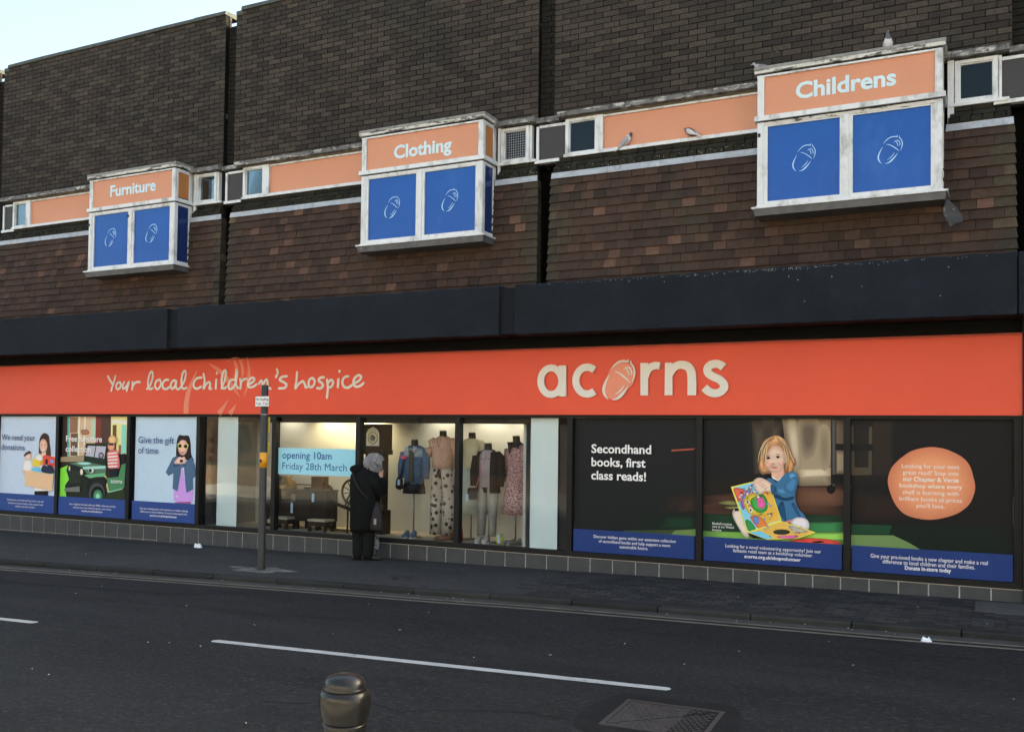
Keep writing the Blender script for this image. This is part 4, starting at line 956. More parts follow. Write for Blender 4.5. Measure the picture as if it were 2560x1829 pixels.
# 2 jeep
p = poster(-14.43, -12.80, 0.575, (74, 62, 55), 'poster reading Free furniture collection, toddler in a small green jeep')
art('printed_picture', P1, YP - 0.001, [
    ((196, 168, 140), [(900, 104), (1262, 104), (1250, 640), (890, 640)]), ((120, 92, 78), [(930, 330), (1030, 330), (1020, 620), (925, 620)]), ((150, 110, 92), [(920, 120), (1020, 120), (1015, 320), (918, 320)]), ((230, 214, 190), [(1030, 104), (1052, 104), (1036, 640), (1014, 640)]), ((230, 214, 190), [(1108, 104), (1126, 104), (1112, 480), (1094, 480)]),
    ((170, 190, 170), [(1200, 140), (1256, 140), (1250, 420), (1194, 420)]), ((166, 112, 90), [(1060, 290), (1140, 280), (1170, 330), (1090, 350)], 's'), ((86, 166, 158), [(888, 104), (914, 104), (906, 682), (884, 682)]),
    ((136, 62, 54), [(1260, 104), (1334, 104), (1320, 470), (1248, 470)]), ((98, 72, 64), [(1334, 104), (1458, 104), (1440, 480), (1322, 470)]), ((232, 206, 146), [(1458, 104), (1668, 104), (1664, 600), (1452, 600)]), ((246, 236, 200), [(1470, 150), (1666, 160), (1664, 210), (1470, 190)]), ((120, 88, 64), [(1480, 220), (1530, 220), (1525, 580), (1474, 580)]), ((126, 198, 184), [(1598, 220), (1660, 220), (1656, 590), (1592, 590)]), ((160, 100, 80), [(1560, 480), (1592, 480), (1590, 600), (1556, 600)]),
    ((156, 140, 112), [(790, 640), (1130, 612), (1120, 706), (790, 706)]), ((58, 52, 46), [(786, 700), (1120, 700), (1120, 790), (786, 790)]), ((120, 206, 70), [(776, 800), (900, 740), (960, 1190), (770, 1190)]), ((58, 74, 48), [(1000, 1120), (1640, 1080), (1640, 1210), (1000, 1190)]), ((110, 160, 60), [(1050, 1140), (1160, 1110), (1150, 1190), (1050, 1190)]),
    ((46, 54, 48), [(900, 728), (1090, 764), (1180, 900), (1400, 890), (1440, 1110), (1200, 1190), (880, 1190), (858, 1010), (912, 930), (876, 810)]), ((92, 128, 106), [(912, 722), (1104, 690), (1402, 752), (1392, 862), (1176, 912), (1090, 772)]), ((150, 196, 190), [(1010, 712), (1180, 704), (1190, 735), (1080, 740)], 's'), ((150, 196, 186), [(1090, 765), (1390, 752), (1386, 790), (1100, 800)]), ((104, 168, 124), [(1110, 874), (1384, 846), (1392, 892), (1180, 914)]),
    ((42, 62, 52), [(1132, 460), (1428, 462), (1392, 752), (1104, 694)]), ((172, 170, 186), [(1160, 490), (1398, 500), (1372, 660), (1128, 622)]), ((42, 62, 52), [(1262, 490), (1274, 490), (1246, 645), (1234, 645)]), ((70, 70, 90), [(1335, 620), (36, 44)], 'e'), ((150, 150, 165), [(1335, 620), (24, 32)], 'e'),
    ((40, 40, 46), [(1570, 604), (1648, 590), (1646, 720), (1580, 740)]), ((78, 140, 98), [(1384, 890), (1420, 910), (1560, 890), (1600, 740), (1656, 720), (1640, 1040), (1430, 1102)]), ((190, 170, 110), [(1376, 880), (1402, 880), (1440, 1100), (1420, 1100)]), ((120, 180, 150), [(1428, 1088), (1620, 1044), (1616, 1060), (1432, 1106)]),
    ((40, 46, 42), [(1180, 930), (1380, 900), (1400, 1000), (1180, 1100)], 's')] + [((78, 88, 80), [(930 + 26 * k_, 800 + 6 * k_), (940 + 26 * k_, 802 + 6 * k_), (936 + 26 * k_, 980), (926 + 26 * k_, 978)]) for k_ in range(6)] + [((92, 98, 106), [(1284, 1112), (106, 140)], 'e'), ((20, 22, 24), [(1290, 1130), (84, 112)], 'e'), ((74, 146, 104), [(1296, 1146), (62, 84)], 'e'), ((130, 200, 160), [(1296, 1152), (30, 42)], 'e'), ((216, 206, 186), [(1084, 832), (20, 42)], 'e'), ((200, 190, 170), [(926, 786), (12, 34)], 'e'), ((190, 206, 200), [(1210, 810), (38, 40)], 'e'), ((40, 44, 40), [(1200, 815), (20, 24)], 'e'), ((120, 126, 122), [(860, 1046), (1060, 1020), (1062, 1092), (866, 1090)]),
    ((228, 176, 126), [(1490, 412), (54, 56)], 'e'), ((232, 150, 126), [(1474, 500), (46, 56)], 'e'), ((60, 60, 70), [(1440, 458), (1504, 458), (1504, 486), (1440, 486)]),
    ((228, 118, 116), [(1430, 570), (1500, 545), (1560, 570), (1582, 780), (1450, 792), (1420, 640)], 's')] + [((244, 232, 230), [(1432, 588 + 42 * i), (1556, 574 + 44 * i), (1560, 590 + 44 * i), (1434, 604 + 42 * i)]) for i in range(5)] + [((34, 40, 56), [(1448, 792), (1572, 782), (1562, 894), (1450, 904)])], p, 0.0006)
ptext(P1, 'Free furniture', (864, 436), (1336, 440), 74, YP - 0.04, ink((244, 244, 246)), p, 0.02); ptext(P1, 'collection', (860, 570), (1188, 570), 74, YP - 0.04, ink((244, 244, 246)), p, 0.02)
ptext(P1, 'acorns', (1450, 992), (1600, 968), 54, YP - 0.04, ink((236, 240, 238)), p, 0.01)
lines(P1, p, [('Let us lighten the load with our FREE collection service', (908, 1264), (1513, 1294), 0.004), ('and give your pre-loved furniture a new home.', (957, 1306), (1458, 1334), 0), ('acorns.org.uk/collection', (1070, 1354), (1340, 1366), 0.02)], 22)
# 3 gift of time
p = poster(-12.645, -11.245, 0.575, (170, 193, 228), 'pale blue poster reading Give the gift of time, girl in heart sunglasses')
art('printed_picture', P2, YP - 0.001, [
    ((58, 47, 52), [(738, 640), (742, 450), (766, 366), (790, 350), (830, 358), (880, 356), (908, 376), (926, 470), (934, 600), (968, 690), (900, 690), (800, 640)], 's'), ((222, 172, 160), [(822, 505), (64, 112)], 'e'), ((58, 47, 52), [(760, 470), (785, 392), (845, 398), (890, 470), (860, 425), (800, 420)], 's'),
    ((78, 108, 142), [(742, 622), (690, 650), (636, 760), (600, 836), (636, 884), (700, 852), (690, 1050), (756, 1094), (806, 780), (840, 780), (868, 1112), (962, 1058), (956, 920), (1002, 886), (986, 740), (940, 640), (880, 690), (810, 700)]),
    ((188, 142, 218), [(812, 800), (830, 800), (872, 1108), (962, 1062), (956, 1218), (870, 1232), (770, 1230), (704, 1200), (706, 1062), (754, 1094)]), ((60, 84, 116), [(700, 740), (790, 730), (790, 750), (704, 770)]), ((60, 84, 116), [(830, 735), (872, 735), (868, 752), (832, 750)]),
    ((228, 180, 168), [(742, 668), (782, 632), (810, 646), (846, 632), (866, 680), (850, 722), (716, 722)], 's'), ((70, 50, 56), [(808, 690), (24, 20)], 'e'), ((154, 88, 142), [(724, 1226), (936, 1222), (926, 1285), (734, 1285)]),
    ((240, 220, 124), [(757, 470), (785, 462), (800, 480), (815, 466), (822, 490), (796, 532), (768, 515)], 's'), ((240, 220, 124), [(832, 480), (850, 468), (868, 480), (890, 466), (902, 485), (882, 532), (850, 520)], 's'), ((58, 48, 46), [(790, 493), (24, 24)], 'e'), ((58, 48, 46), [(866, 498), (24, 24)], 'e'), ((196, 120, 124), [(822, 578), (26, 10)], 'e'),
    ((214, 218, 224), [(836, 782), (10, 8)], 'e'), ((214, 218, 224), [(848, 890), (8, 8)], 'e'), ((225, 200, 240), [(756, 1150), (14, 14)], 'e')], p)
ptext(P2, 'Give the gift', (240, 456), (706, 460), 84, YP - 0.028, ink((72, 96, 142)), p, 0.006); ptext(P2, 'of time', (237, 592), (497, 592), 84, YP - 0.028, ink((72, 96, 142)), p, 0.006)
lines(P2, p, [('Join our amazing team of volunteers to make a lasting', (258, 1318), (890, 1358), 0), ("difference to local children. If you're interested visit:", (265, 1364), (880, 1396), 0), ('acorns.org.uk/shopvolunteer', (390, 1412), (745, 1436), 0.02)], 24)
# 4 secondhand books
NB = (38, 64, 126)
p = poster(-4.745, -3.165, 0.548, (37, 42, 46), 'dark poster reading Secondhand books, first class reads!', NB)
art('printed_picture', P8, YP - 0.001, [((56, 46, 44), [(1400, 860), (1716, 760), (1716, 1012), (1350, 1012)], '', (39, 42, 45), 0.6), ((70, 54, 48), [(1560, 880), (1716, 850), (1716, 1000), (1520, 1000)], '', (54, 46, 44), 0.6), ((28, 46, 40), [(1150, 1012), (1716, 1008), (1716, 1200), (1050, 1190)], '', (36, 43, 45), 0.5), ((34, 72, 50), [(1420, 1050), (1716, 1045), (1716, 1170), (1330, 1160)], '', (30, 52, 42), 0.5), ((70, 88, 58), [(1000, 1180), (1400, 1175), (1716, 1165), (1716, 1235), (1000, 1200)]), ((110, 138, 80), [(1500, 1180), (1716, 1168), (1716, 1235), (1460, 1220)])], p)
art('printed_streak', P8, YP - 0.02, [((164, 82, 70), [(1464, 400), (1700, 386), (1680, 402), (1466, 416)])], p)
for s_, a_, b_ in (('Secondhand', (690, 430), (1268, 440)), ('books, first', (690, 558), (1213, 570)), ('class reads!', (688, 686), (1218, 702))): ptext(P8, s_, a_, b_, 80, YP - 0.028, ink((236, 240, 250)), p, 0.022)
lines(P8, p, [('Discover hidden gems within our extensive collection', (712, 1250), (1505, 1300), 0.002), ('of secondhand books and help support a more', (762, 1296), (1452, 1340), 0.002), ('sustainable future.', (963, 1352), (1238, 1368), 0.002)], 28)
# 5 girl with the picture book
def strands(paths, inks, n, w, seed):
    r_ = random.Random(seed); out = []
    for k in range(n):
        p = r_.choice(paths); dx, dy = r_.uniform(-16, 16), r_.uniform(-10, 10); q = smooth_pts([(x + dx * (0.4 + 0.2 * i), y + dy) for i, (x, y) in enumerate(p)], False, 4)
        a = r_.randrange(0, max(1, len(q) // 3)); q = q[a:a + r_.randrange(6, 12)]
        if len(q) < 4: continue
        L_, R_ = [], []
        for i in range(len(q)):
            u = q[max(i - 1, 0)]; v = q[min(i + 1, len(q) - 1)]; l = math.hypot(v[0] - u[0], v[1] - u[1]) or 1; ww = w * math.sin(math.pi * (i + 0.3) / len(q))
            L_.append((q[i][0] - (v[1] - u[1]) / l * ww, q[i][1] + (v[0] - u[0]) / l * ww)); R_.append((q[i][0] + (v[1] - u[1]) / l * ww, q[i][1] - (v[0] - u[0]) / l * ww))
        out.append((r_.choice(inks), L_ + R_[::-1]))
    return out
HAIR5 = strands([[(770, 272), (690, 310), (640, 400), (622, 500), (620, 600)], [(770, 272), (710, 320), (660, 410), (648, 510), (640, 605)], [(790, 270), (860, 320), (900, 420), (920, 520), (900, 630)], [(800, 275), (880, 350), (930, 470), (955, 530), (930, 610)], [(780, 280), (850, 350), (880, 450), (885, 560), (865, 640)], [(760, 280), (700, 340), (675, 430), (665, 540), (672, 600)]], [(220, 180, 138), (138, 98, 70), (198, 150, 110), (160, 116, 84), (232, 196, 156)], 110, 2.8, 11)
r5 = random.Random(4)
BOOK5 = [(r5.choice([(214, 90, 80), (90, 150, 210), (70, 160, 90), (150, 100, 170), (240, 220, 120), (120, 80, 60), (230, 130, 60), (245, 240, 230)]), [(x_, y_), (r5.uniform(5, 14), r5.uniform(5, 12))], 'e') for x_, y_ in [(r5.uniform(430, 760), r5.uniform(760, 1080)) for _ in range(70)] if 0.9 * (y_ - 760) + 380 < x_ + 60 and x_ < 640 + (y_ - 700) * 0.46] + [(r5.choice([(130, 120, 110), (206, 90, 80), (240, 210, 120), (150, 90, 160), (90, 150, 200)]), [(x_, y_), (r5.uniform(8, 20), r5.uniform(3, 7))], 'e') for x_, y_ in [(r5.uniform(640, 1060), r5.uniform(1130, 1235)) for _ in range(34)] if abs(x_ - 836) > 100]
FING5 = [((222, 170, 152), [(600 + 22 * k_, 712 + 20 * k_), (640 + 20 * k_, 690 + 22 * k_), (655 + 18 * k_, 700 + 22 * k_), (612 + 22 * k_, 726 + 20 * k_)], 's', (200, 146, 130), 0.5) for k_ in range(4)]
p = poster(-3.05, -1.475, 0.548, (42, 43, 45), 'poster of a small girl in a denim dress holding an open picture book', NB)
art('printed_picture', P6, YP - 0.001, [
    ((32, 38, 42), [(60, 100), (540, 100), (540, 700), (60, 900)], '', (42, 43, 45), 0.3), ((92, 82, 72), [(530, 100), (850, 100), (800, 520), (700, 640), (560, 680), (545, 400)], '', (50, 48, 46), 0.45), ((74, 66, 60), [(640, 100), (760, 100), (720, 500), (650, 560)], '', (84, 76, 68), 0.6),
    ((158, 142, 118), [(830, 100), (1306, 100), (1306, 760), (1000, 760), (890, 560)], '', (120, 106, 90), 0.3), ((186, 172, 148), [(880, 140), (970, 130), (1010, 560), (930, 560)], 's', (150, 134, 112), 0.7), ((116, 102, 88), [(1000, 100), (1180, 100), (1150, 430), (1030, 470)], 's', (152, 136, 114), 0.6), ((196, 182, 156), [(990, 590), (1302, 575), (1302, 655), (1000, 670)], '', (160, 144, 120), 0.5), ((140, 126, 106), [(1190, 200), (1290, 200), (1290, 560), (1200, 560)], 's', (158, 142, 118), 0.7),
    ((116, 102, 86), [(1350, 100), (1438, 100), (1438, 640), (1350, 640)], '', (80, 72, 64), 0.3), ((158, 140, 116), [(1356, 410), (1438, 410), (1438, 630), (1356, 630)], '', (110, 98, 84), 0.4),
    ((44, 38, 36), [(60, 700), (720, 620), (720, 920), (60, 920)], '', (40, 40, 41), 0.5), ((94, 64, 52), [(60, 850), (400, 810), (1000, 752), (1438, 745), (1438, 1046), (60, 1036)], '', (60, 46, 42), 0.35), ((122, 86, 68), [(960, 770), (1438, 790), (1438, 930), (980, 940)], 's', (96, 66, 54), 0.7), ((74, 52, 44), [(100, 930), (600, 900), (620, 1010), (100, 1010)], 's', (90, 62, 52), 0.7), ((138, 142, 88), [(214, 915), (310, 890), (410, 905), (415, 935), (320, 935)], 's', (100, 96, 66), 0.6), ((138, 142, 88), [(280, 955), (400, 945), (410, 970), (320, 972)], 's', (100, 96, 66), 0.6),
    ((40, 76, 54), [(60, 1018), (1438, 1032), (1438, 1200), (60, 1200)], '', (34, 60, 46), 0.3), ((62, 138, 84), [(900, 1100), (1438, 1096), (1438, 1206), (900, 1206)], '', (46, 92, 62), 0.4), ((116, 166, 78), [(60, 1184), (700, 1200), (1438, 1194), (1438, 1320), (60, 1256)], '', (84, 124, 64), 0.3), ((146, 200, 90), [(1050, 1210), (1438, 1206), (1438, 1270), (1050, 1270)], '', (120, 170, 80), 0.5),
    ((38, 38, 40), [(1306, 338), (1438, 346), (1438, 408), (1306, 402)]), ((96, 96, 96), [(1316, 105), (1346, 105), (1346, 642), (1320, 642)]), ((34, 34, 36), [(1304, 640), (1438, 640), (1438, 716), (1304, 716)]), ((28, 28, 30), [(1306, 782), (42, 44)], 'e'), ((90, 90, 92), [(1330, 740), (12, 12)], 'e'),
    ((206, 74, 60), [(910, 1290), (1000, 1262), (1130, 1252), (1300, 1268), (1400, 1296), (1330, 1315)], 's'), ((40, 36, 36), [(1120, 1292), (1200, 1278), (1240, 1292), (1180, 1300)], 's'),
    ((172, 126, 92), [(606, 560), (622, 500), (634, 390), (664, 312), (756, 264), (838, 286), (892, 370), (915, 450), (958, 490), (968, 540), (930, 580), (930, 620), (880, 664), (846, 640), (700, 632), (640, 640), (612, 600)], 's'), ((212, 164, 142), [(735, 590), (845, 580), (850, 650), (790, 690), (730, 660)]), ((216, 208, 204), [(735, 650), (790, 690), (850, 640), (840, 680), (790, 704), (738, 676)]),
    ((230, 184, 164), [(768, 492), (104, 132)], 'e'), ((188, 138, 100), [(632, 430), (650, 330), (720, 278), (806, 268), (868, 320), (900, 420), (905, 560), (872, 640), (850, 620), (872, 500), (852, 400), (806, 330), (740, 372), (690, 430), (672, 520), (690, 600), (640, 610), (612, 540)], 's'), ((226, 170, 122), [(700, 300), (780, 276), (840, 310), (800, 312), (730, 340), (680, 400)], 's', (196, 134, 90), 0.6), ((222, 164, 112), [(880, 400), (915, 480), (940, 560), (905, 620), (890, 540)], 's', (190, 128, 84), 0.6), ((150, 98, 64), [(850, 560), (880, 520), (892, 600), (868, 650)], 's'), ((214, 156, 104), [(616, 540), (640, 470), (652, 560), (640, 604)], 's', (176, 118, 80), 0.6), ((244, 236, 220), [(630, 398), (642, 356), (662, 334), (654, 380), (640, 412)]),
    ] + HAIR5 + [
    ((52, 40, 38), [(706, 480), (16, 12)], 'e'), ((52, 40, 38), [(798, 470), (16, 12)], 'e'), ((150, 104, 84), [(690, 456), (725, 452), (725, 458), (690, 464)]), ((150, 104, 84), [(780, 444), (820, 440), (820, 446), (780, 450)]), ((206, 148, 130), [(752, 534), (16, 10)], 'e'), ((192, 96, 94), [(765, 572), (30, 8)], 'e'), ((236, 168, 156), [(706, 545), (26, 20)], 'e'), ((236, 168, 156), [(826, 530), (24, 20)], 'e'),
    ((58, 112, 152), [(690, 690), (730, 676), (792, 712), (858, 640), (930, 610), (984, 640), (992, 720), (962, 840), (992, 960), (1066, 1052), (960, 1085), (858, 1098), (800, 1010), (752, 880), (700, 800)], 's'), ((30, 70, 108), [(750, 850), (850, 890), (940, 880), (950, 850), (860, 862), (790, 826)], 's'), ((36, 84, 126), [(800, 960), (860, 1080), (880, 1080), (850, 900)], 's'), ((40, 90, 134), [(930, 930), (1000, 1050), (1020, 1046), (960, 920)], 's'), ((86, 148, 190), [(900, 640), (950, 625), (975, 660), (930, 690)], 's', (60, 118, 162), 0.6), ((74, 134, 176), [(780, 770), (860, 780), (880, 830), (800, 815)], 's', (52, 104, 150), 0.6), ((66, 124, 168), [(860, 760), (950, 660), (980, 700), (940, 820)], 's'), ((30, 40, 56), [(612, 640), (690, 640), (690, 690), (620, 690)]),
    ((212, 198, 184), [(360, 1010), (382, 968), (430, 960), (480, 1120), (520, 1235), (472, 1228), (384, 1086)], 's'), ((36, 34, 36), [(384, 966), (430, 958), (436, 990), (380, 990)]), ((214, 208, 216), [(920, 1100), (950, 1064), (1010, 1050), (1078, 1070), (1102, 1120), (1080, 1170), (960, 1130)], 's'), ((226, 120, 110), [(862, 1092), (930, 1074), (946, 1080), (890, 1110)]), ((40, 36, 34), [(510, 1205), (720, 1220), (700, 1256), (560, 1250)]),
    ((226, 208, 84), [(346, 758), (560, 706), (648, 700), (744, 806), (836, 1086), (500, 1196)]), ((118, 190, 226), [(364, 768), (556, 716), (640, 716), (736, 812), (820, 1078), (510, 1180)]), ((232, 168, 74), [(600, 730), (742, 814), (822, 1074), (640, 1130), (560, 1060), (660, 980)]), ((214, 96, 80), [(372, 772), (470, 780), (470, 830), (420, 900), (400, 860)], 's'), ((150, 110, 180), [(440, 900), (520, 760), (560, 740), (500, 900), (470, 980)], 's'),
    ((222, 186, 66), [(470, 886), (510, 832), (590, 815), (650, 880), (660, 1010), (600, 1040), (520, 1010), (482, 950)], 's'), ((64, 168, 76), [(538, 880), (600, 840), (660, 830), (700, 900), (690, 985), (610, 1005), (548, 950)], 's'), ((224, 92, 164), [(596, 858), (650, 862), (676, 930), (650, 968), (610, 950)], 's'), ((244, 244, 240), [(510, 905), (18, 18)], 'e'), ((244, 244, 240), [(540, 982), (18, 18)], 'e'), ((30, 30, 30), [(508, 906), (9, 10)], 'e'), ((30, 30, 30), [(538, 982), (9, 10)], 'e'),
    ((52, 150, 84), [(486, 1080), (540, 1090), (590, 1180), (520, 1180)], 's'), ((222, 120, 70), [(530, 1050), (620, 1040), (720, 1160), (640, 1180)], 's'), ((90, 130, 190), [(560, 1045), (610, 1050), (615, 1110), (575, 1105)], 's'),
    ((226, 208, 84), [(498, 1192), (836, 1086), (1168, 1196), (996, 1252), (700, 1266)]), ((236, 172, 84), [(560, 1190), (836, 1094), (1150, 1196), (992, 1244), (720, 1256)]), ((110, 186, 222), [(520, 1194), (640, 1180), (760, 1256), (680, 1258)]), ((176, 170, 160), [(900, 1130), (1000, 1150), (1090, 1190), (960, 1190)], 's'), ((64, 72, 62), [(836, 1192), (82, 26)], 'e'), ((206, 100, 150), [(800, 1230), (990, 1225), (960, 1252), (830, 1252)], 's'),
    ] + BOOK5 + [((236, 194, 178), [(566, 706), (618, 668), (690, 690), (756, 744), (750, 806), (680, 800), (640, 826), (600, 800), (586, 770)], 's')] + FING5 + [((46, 98, 138), [(735, 735), (770, 760), (762, 830), (738, 810)], 's')], p, 0.0003)
for s_, a_, b_ in (('Bluebell receives', (158, 1125), (348, 1128)), ('care at our Walsall', (158, 1153), (366, 1160)), ('hospice', (158, 1184), (245, 1186))): ptext(P6, s_, a_, b_, 22, YP - 0.046, ink((220, 228, 220)), p, 0.004)
lines(P6, p, [('Looking for a novel volunteering opportunity? Join our', (285, 1347), (1208, 1394), 0.003), ('fantastic retail team as a bookshop volunteer.', (358, 1392), (1128, 1432), 0.003), ('acorns.org.uk/shopvolunteer', (467, 1446), (1012, 1477), 0.022)], 31)
# 6 orange circle
p = poster(-1.365, 0.225, 0.548, (35, 36, 39), 'dark poster with a rough orange circle of bookshop text', NB)
art('printed_picture', P7, YP - 0.001, [((48, 46, 45), [(80, 95), (460, 95), (440, 600), (80, 620)], '', (36, 37, 39), 0.4), ((92, 82, 68), [(80, 140), (110, 140), (120, 480), (230, 480), (236, 150), (262, 150), (258, 540), (80, 545)]), ((38, 40, 42), [(80, 290), (420, 290), (420, 345), (80, 345)]), ((58, 50, 46), [(270, 110), (420, 110), (420, 540), (270, 540)]), ((54, 43, 40), [(80, 660), (700, 720), (640, 920), (80, 920)], '', (36, 37, 39), 0.5), ((27, 44, 38), [(80, 930), (1424, 955), (1424, 1200), (80, 1120)], '', (33, 38, 39), 0.3), ((36, 82, 58), [(80, 940), (420, 950), (400, 1020), (80, 1022)]), ((112, 142, 88), [(80, 1026), (432, 1030), (560, 1090), (660, 1150), (80, 1130)])], p)
art('orange_circle', P7, YP - 0.02, [((234, 142, 104), [(388, 600), (402, 520), (440, 455), (520, 385), (600, 340), (730, 315), (830, 325), (900, 348), (990, 395), (1050, 460), (1080, 545), (1098, 640), (1080, 720), (1040, 790), (960, 850), (860, 885), (740, 904), (620, 892), (520, 855), (450, 780), (410, 690)], 's')], p)
for s_, a_, b_, bd in (('Looking for your next', (502, 486), (970, 491), 0), ('great read? Step into', (510, 539), (963, 545), 0), ('our Chapter & Verse', (510, 592), (963, 599), 0.018), ('bookshop where every', (483, 644), (992, 654), 0.008), ('shelf is bursting with', (508, 697), (963, 709), 0), ('brilliant books at prices', (482, 750), (992, 764), 0), ("you'll love.", (618, 806), (850, 813), 0)):
    ptext(P7, s_, a_, b_, 34, YP - 0.026, ink((250, 222, 204)), p, bd)
lines(P7, p, [('Give your pre-loved books a new chapter and make a real', (248, 1214), (1200, 1267), 0.003), ('difference to local children and their families.', (345, 1260), (1095, 1302), 0.003), ('Donate in-store today', (527, 1310), (902, 1331), 0.022)], 31)
# opening notice
o = empty('opening_notice', (-9.62, YP, 1.11), 'light blue window notice reading opening 10am Friday 28th March', 'sign')
off = Vector((-9.62, YP, 1.11))
shift(MB().box(-9.615, -8.165, YP - 0.002, YP + 0.004, 1.112, 1.515), -off).build('sheet', ink((140, 195, 246)), o)
ptext(P3, 'opening 10am', (873, 488), (1350, 491), 66, YP - 0.004, ink((44, 88, 150)), o, 0.01); ptext(P3, 'Friday 28th March', (873, 591), (1495, 605), 66, YP - 0.004, ink((44, 88, 150)), o, 0.0)

# ------------------------------------------------------------------ things in the display windows
ZD = 0.236
fab_black = M('cloth_black', (0.016, 0.016, 0.018), 0.9, 0.15, 20, 0.2, 120, spec=0.12)
bust_m = M('mannequin_black', (0.018, 0.018, 0.02), 0.55)
steel_m = M('stand_steel', (0.3, 0.29, 0.27), 0.35, metal=0.8)
denim_m = M('denim_blue', (0.085, 0.14, 0.24), 0.9, 0.25, 30, 0.2, 150)
denim_pale_m = M('denim_pale', (0.36, 0.42, 0.48), 0.9, 0.2, 30)
grey_cloth_m = M('trousers_grey', (0.3, 0.29, 0.27), 0.9, 0.15, 20)
lace_m = M('skirt_black_lace', (0.03, 0.028, 0.03), 0.9, 0.5, 60)
cream_m = M('cloth_cream', (0.62, 0.58, 0.42), 0.9, 0.1, 12)
sage_m = M('cloth_sage', (0.4, 0.44, 0.39), 0.9, 0.12, 12)
flor_top = floral_mat('blouse_peach_floral', (0.6, 0.38, 0.28), [((0.16, 0.1, 0.09), 1.6), ((0.5, 0.22, 0.16), 1.1)], 34, 0.2, 0.3)
flor_tr = floral_mat('trousers_leaf_print', (0.5, 0.44, 0.38), [((0.05, 0.042, 0.036), 0.36)], 34, 0.34, 0.38)
flor_dr = floral_mat('dress_plum_floral', (0.5, 0.3, 0.3), [((0.1, 0.035, 0.06), 1.3), ((0.22, 0.1, 0.14), 0.8)], 36, 0.3, 0.42)
ticket_m = M('price_ticket', (0.4, 0.6, 0.85), 0.5)
shoe_l_m = M('shoe_canvas', (0.5, 0.47, 0.42), 0.8, 0.15, 20)
shoe_b_m = M('shoe_brown', (0.22, 0.12, 0.08), 0.6, 0.2, 20)
def mannequin(x, y, ztop, label, sc_=1.0, ang=0.0, base=True):
    """headless shop dummy on a round stand; garments are added as parts. returns root; heights measured from the display floor"""
    o = empty('mannequin', (x, y, ZD), label, 'mannequin', 'shop dummies dressed in the window', ang)
    H = ztop - ZD
    mb = MB(); s = sc_
    mb.column([(0, 0, H - 0.70, 0.10 * s, 0.08 * s), (0, 0, H - 0.62, 0.155 * s, 0.11 * s), (0, 0, H - 0.52, 0.15 * s, 0.105 * s), (0, 0, H - 0.42, 0.118 * s, 0.088 * s), (0, 0, H - 0.30, 0.145 * s, 0.11 * s), (0, 0.0, H - 0.22, 0.155 * s, 0.108 * s), (0, 0.01, H - 0.14, 0.16 * s, 0.08 * s), (0, 0.01, H - 0.105, 0.10 * s, 0.06 * s), (0, 0, H - 0.085, 0.056, 0.052), (0, -0.008, H - 0.01, 0.052, 0.05)])
    mb.build('bust', bust_m, o)
    MB().column([(0, -0.008, H - 0.012, 0.054, 0.052), (0, -0.008, H, 0.05, 0.048)]).build('neck_cap', steel_m, o)
    if base:
        MB().tube([(0, 0, 0.012), (0, 0, H - 0.65)], 0.011).build('stand_pole', steel_m, o)
        MB().column([(0, 0, 0.0, 0.14, 0.14), (0, 0, 0.01, 0.14, 0.14), (0, 0, 0.022, 0.03, 0.03)], n=20).build('stand_base', steel_m, o)
    return o, H
def wob(a_, k_): return lambda i, a: a_ * math.sin(k_ * a + i * 0.7)
def garment(o, name, secs, mat, w=None): return MB().column(secs, n=24, wob=w).build(name, mat, o)
def sleeve(o, H, sx, mat, top=0.15, ln=0.34, out=0.07, r=0.055, name='sleeve', fwd=-0.03):
    MB().tube([(sx * 0.13, 0.01, H - top), (sx * (0.17 + out * 0.3), 0.0, H - top - 0.05), (sx * (0.17 + out), fwd * 0.5, H - top - ln * 0.55), (sx * (0.165 + out), fwd, H - top - ln)], [r * 0.9, r * 1.05, r * 0.95, r * 0.8], n=10).build(name, mat, o)
# denim jacket and lace skirt
o, H = mannequin(-7.45, 0.50, 1.676, 'window dummy in a blue denim jacket and short black lace skirt')
garment(o, 'jacket', [(0, 0, H - 0.66, 0.155, 0.125), (0, 0, H - 0.5, 0.158, 0.125), (0, 0, H - 0.32, 0.168, 0.13), (0, 0.005, H - 0.2, 0.178, 0.125), (0, 0.01, H - 0.135, 0.165, 0.09), (0, 0.01, H - 0.095, 0.1, 0.07)], denim_m, wob(0.02, 5))
MB().box(-0.02, 0.06, -0.139, -0.12, H - 0.64, H - 0.16).build('blouse_front', M('blouse_dark_print', (0.09, 0.08, 0.06), 0.9, 0.6, 50), o)
MB().plate([(-0.10, H - 0.13), (-0.03, H - 0.10), (-0.02, H - 0.2)], -0.145, -0.13).build('collar', denim_pale_m, o); MB().plate([(0.12, H - 0.13), (0.06, H - 0.10), (0.05, H - 0.2)], -0.145, -0.13).build('collar', denim_pale_m, o)
garment(o, 'yoke', [(0, 0.0, H - 0.26, 0.178, 0.134), (0, 0.01, H - 0.19, 0.18, 0.128), (0, 0.01, H - 0.13, 0.166, 0.094)], denim_pale_m)
garment(o, 'skirt', [(0, 0, H - 0.80, 0.175, 0.135), (0, 0, H - 0.7, 0.165, 0.13), (0, 0, H - 0.63, 0.15, 0.12)], lace_m, wob(0.05, 7))
for sx in (-1, 1): sleeve(o, H, sx, denim_m, 0.16, 0.42, 0.05, 0.055)
MB().ball((-0.1, -0.15, H - 0.27), (0.055, 0.02, 0.03)).build('flower_patch', M('patch_pink', (0.75, 0.12, 0.22), 0.8), o)
b = empty('shoulder_bag', (-7.62, 0.36, 1.02), 'small dark brown pouch bag hanging from the denim jacket', 'bag')
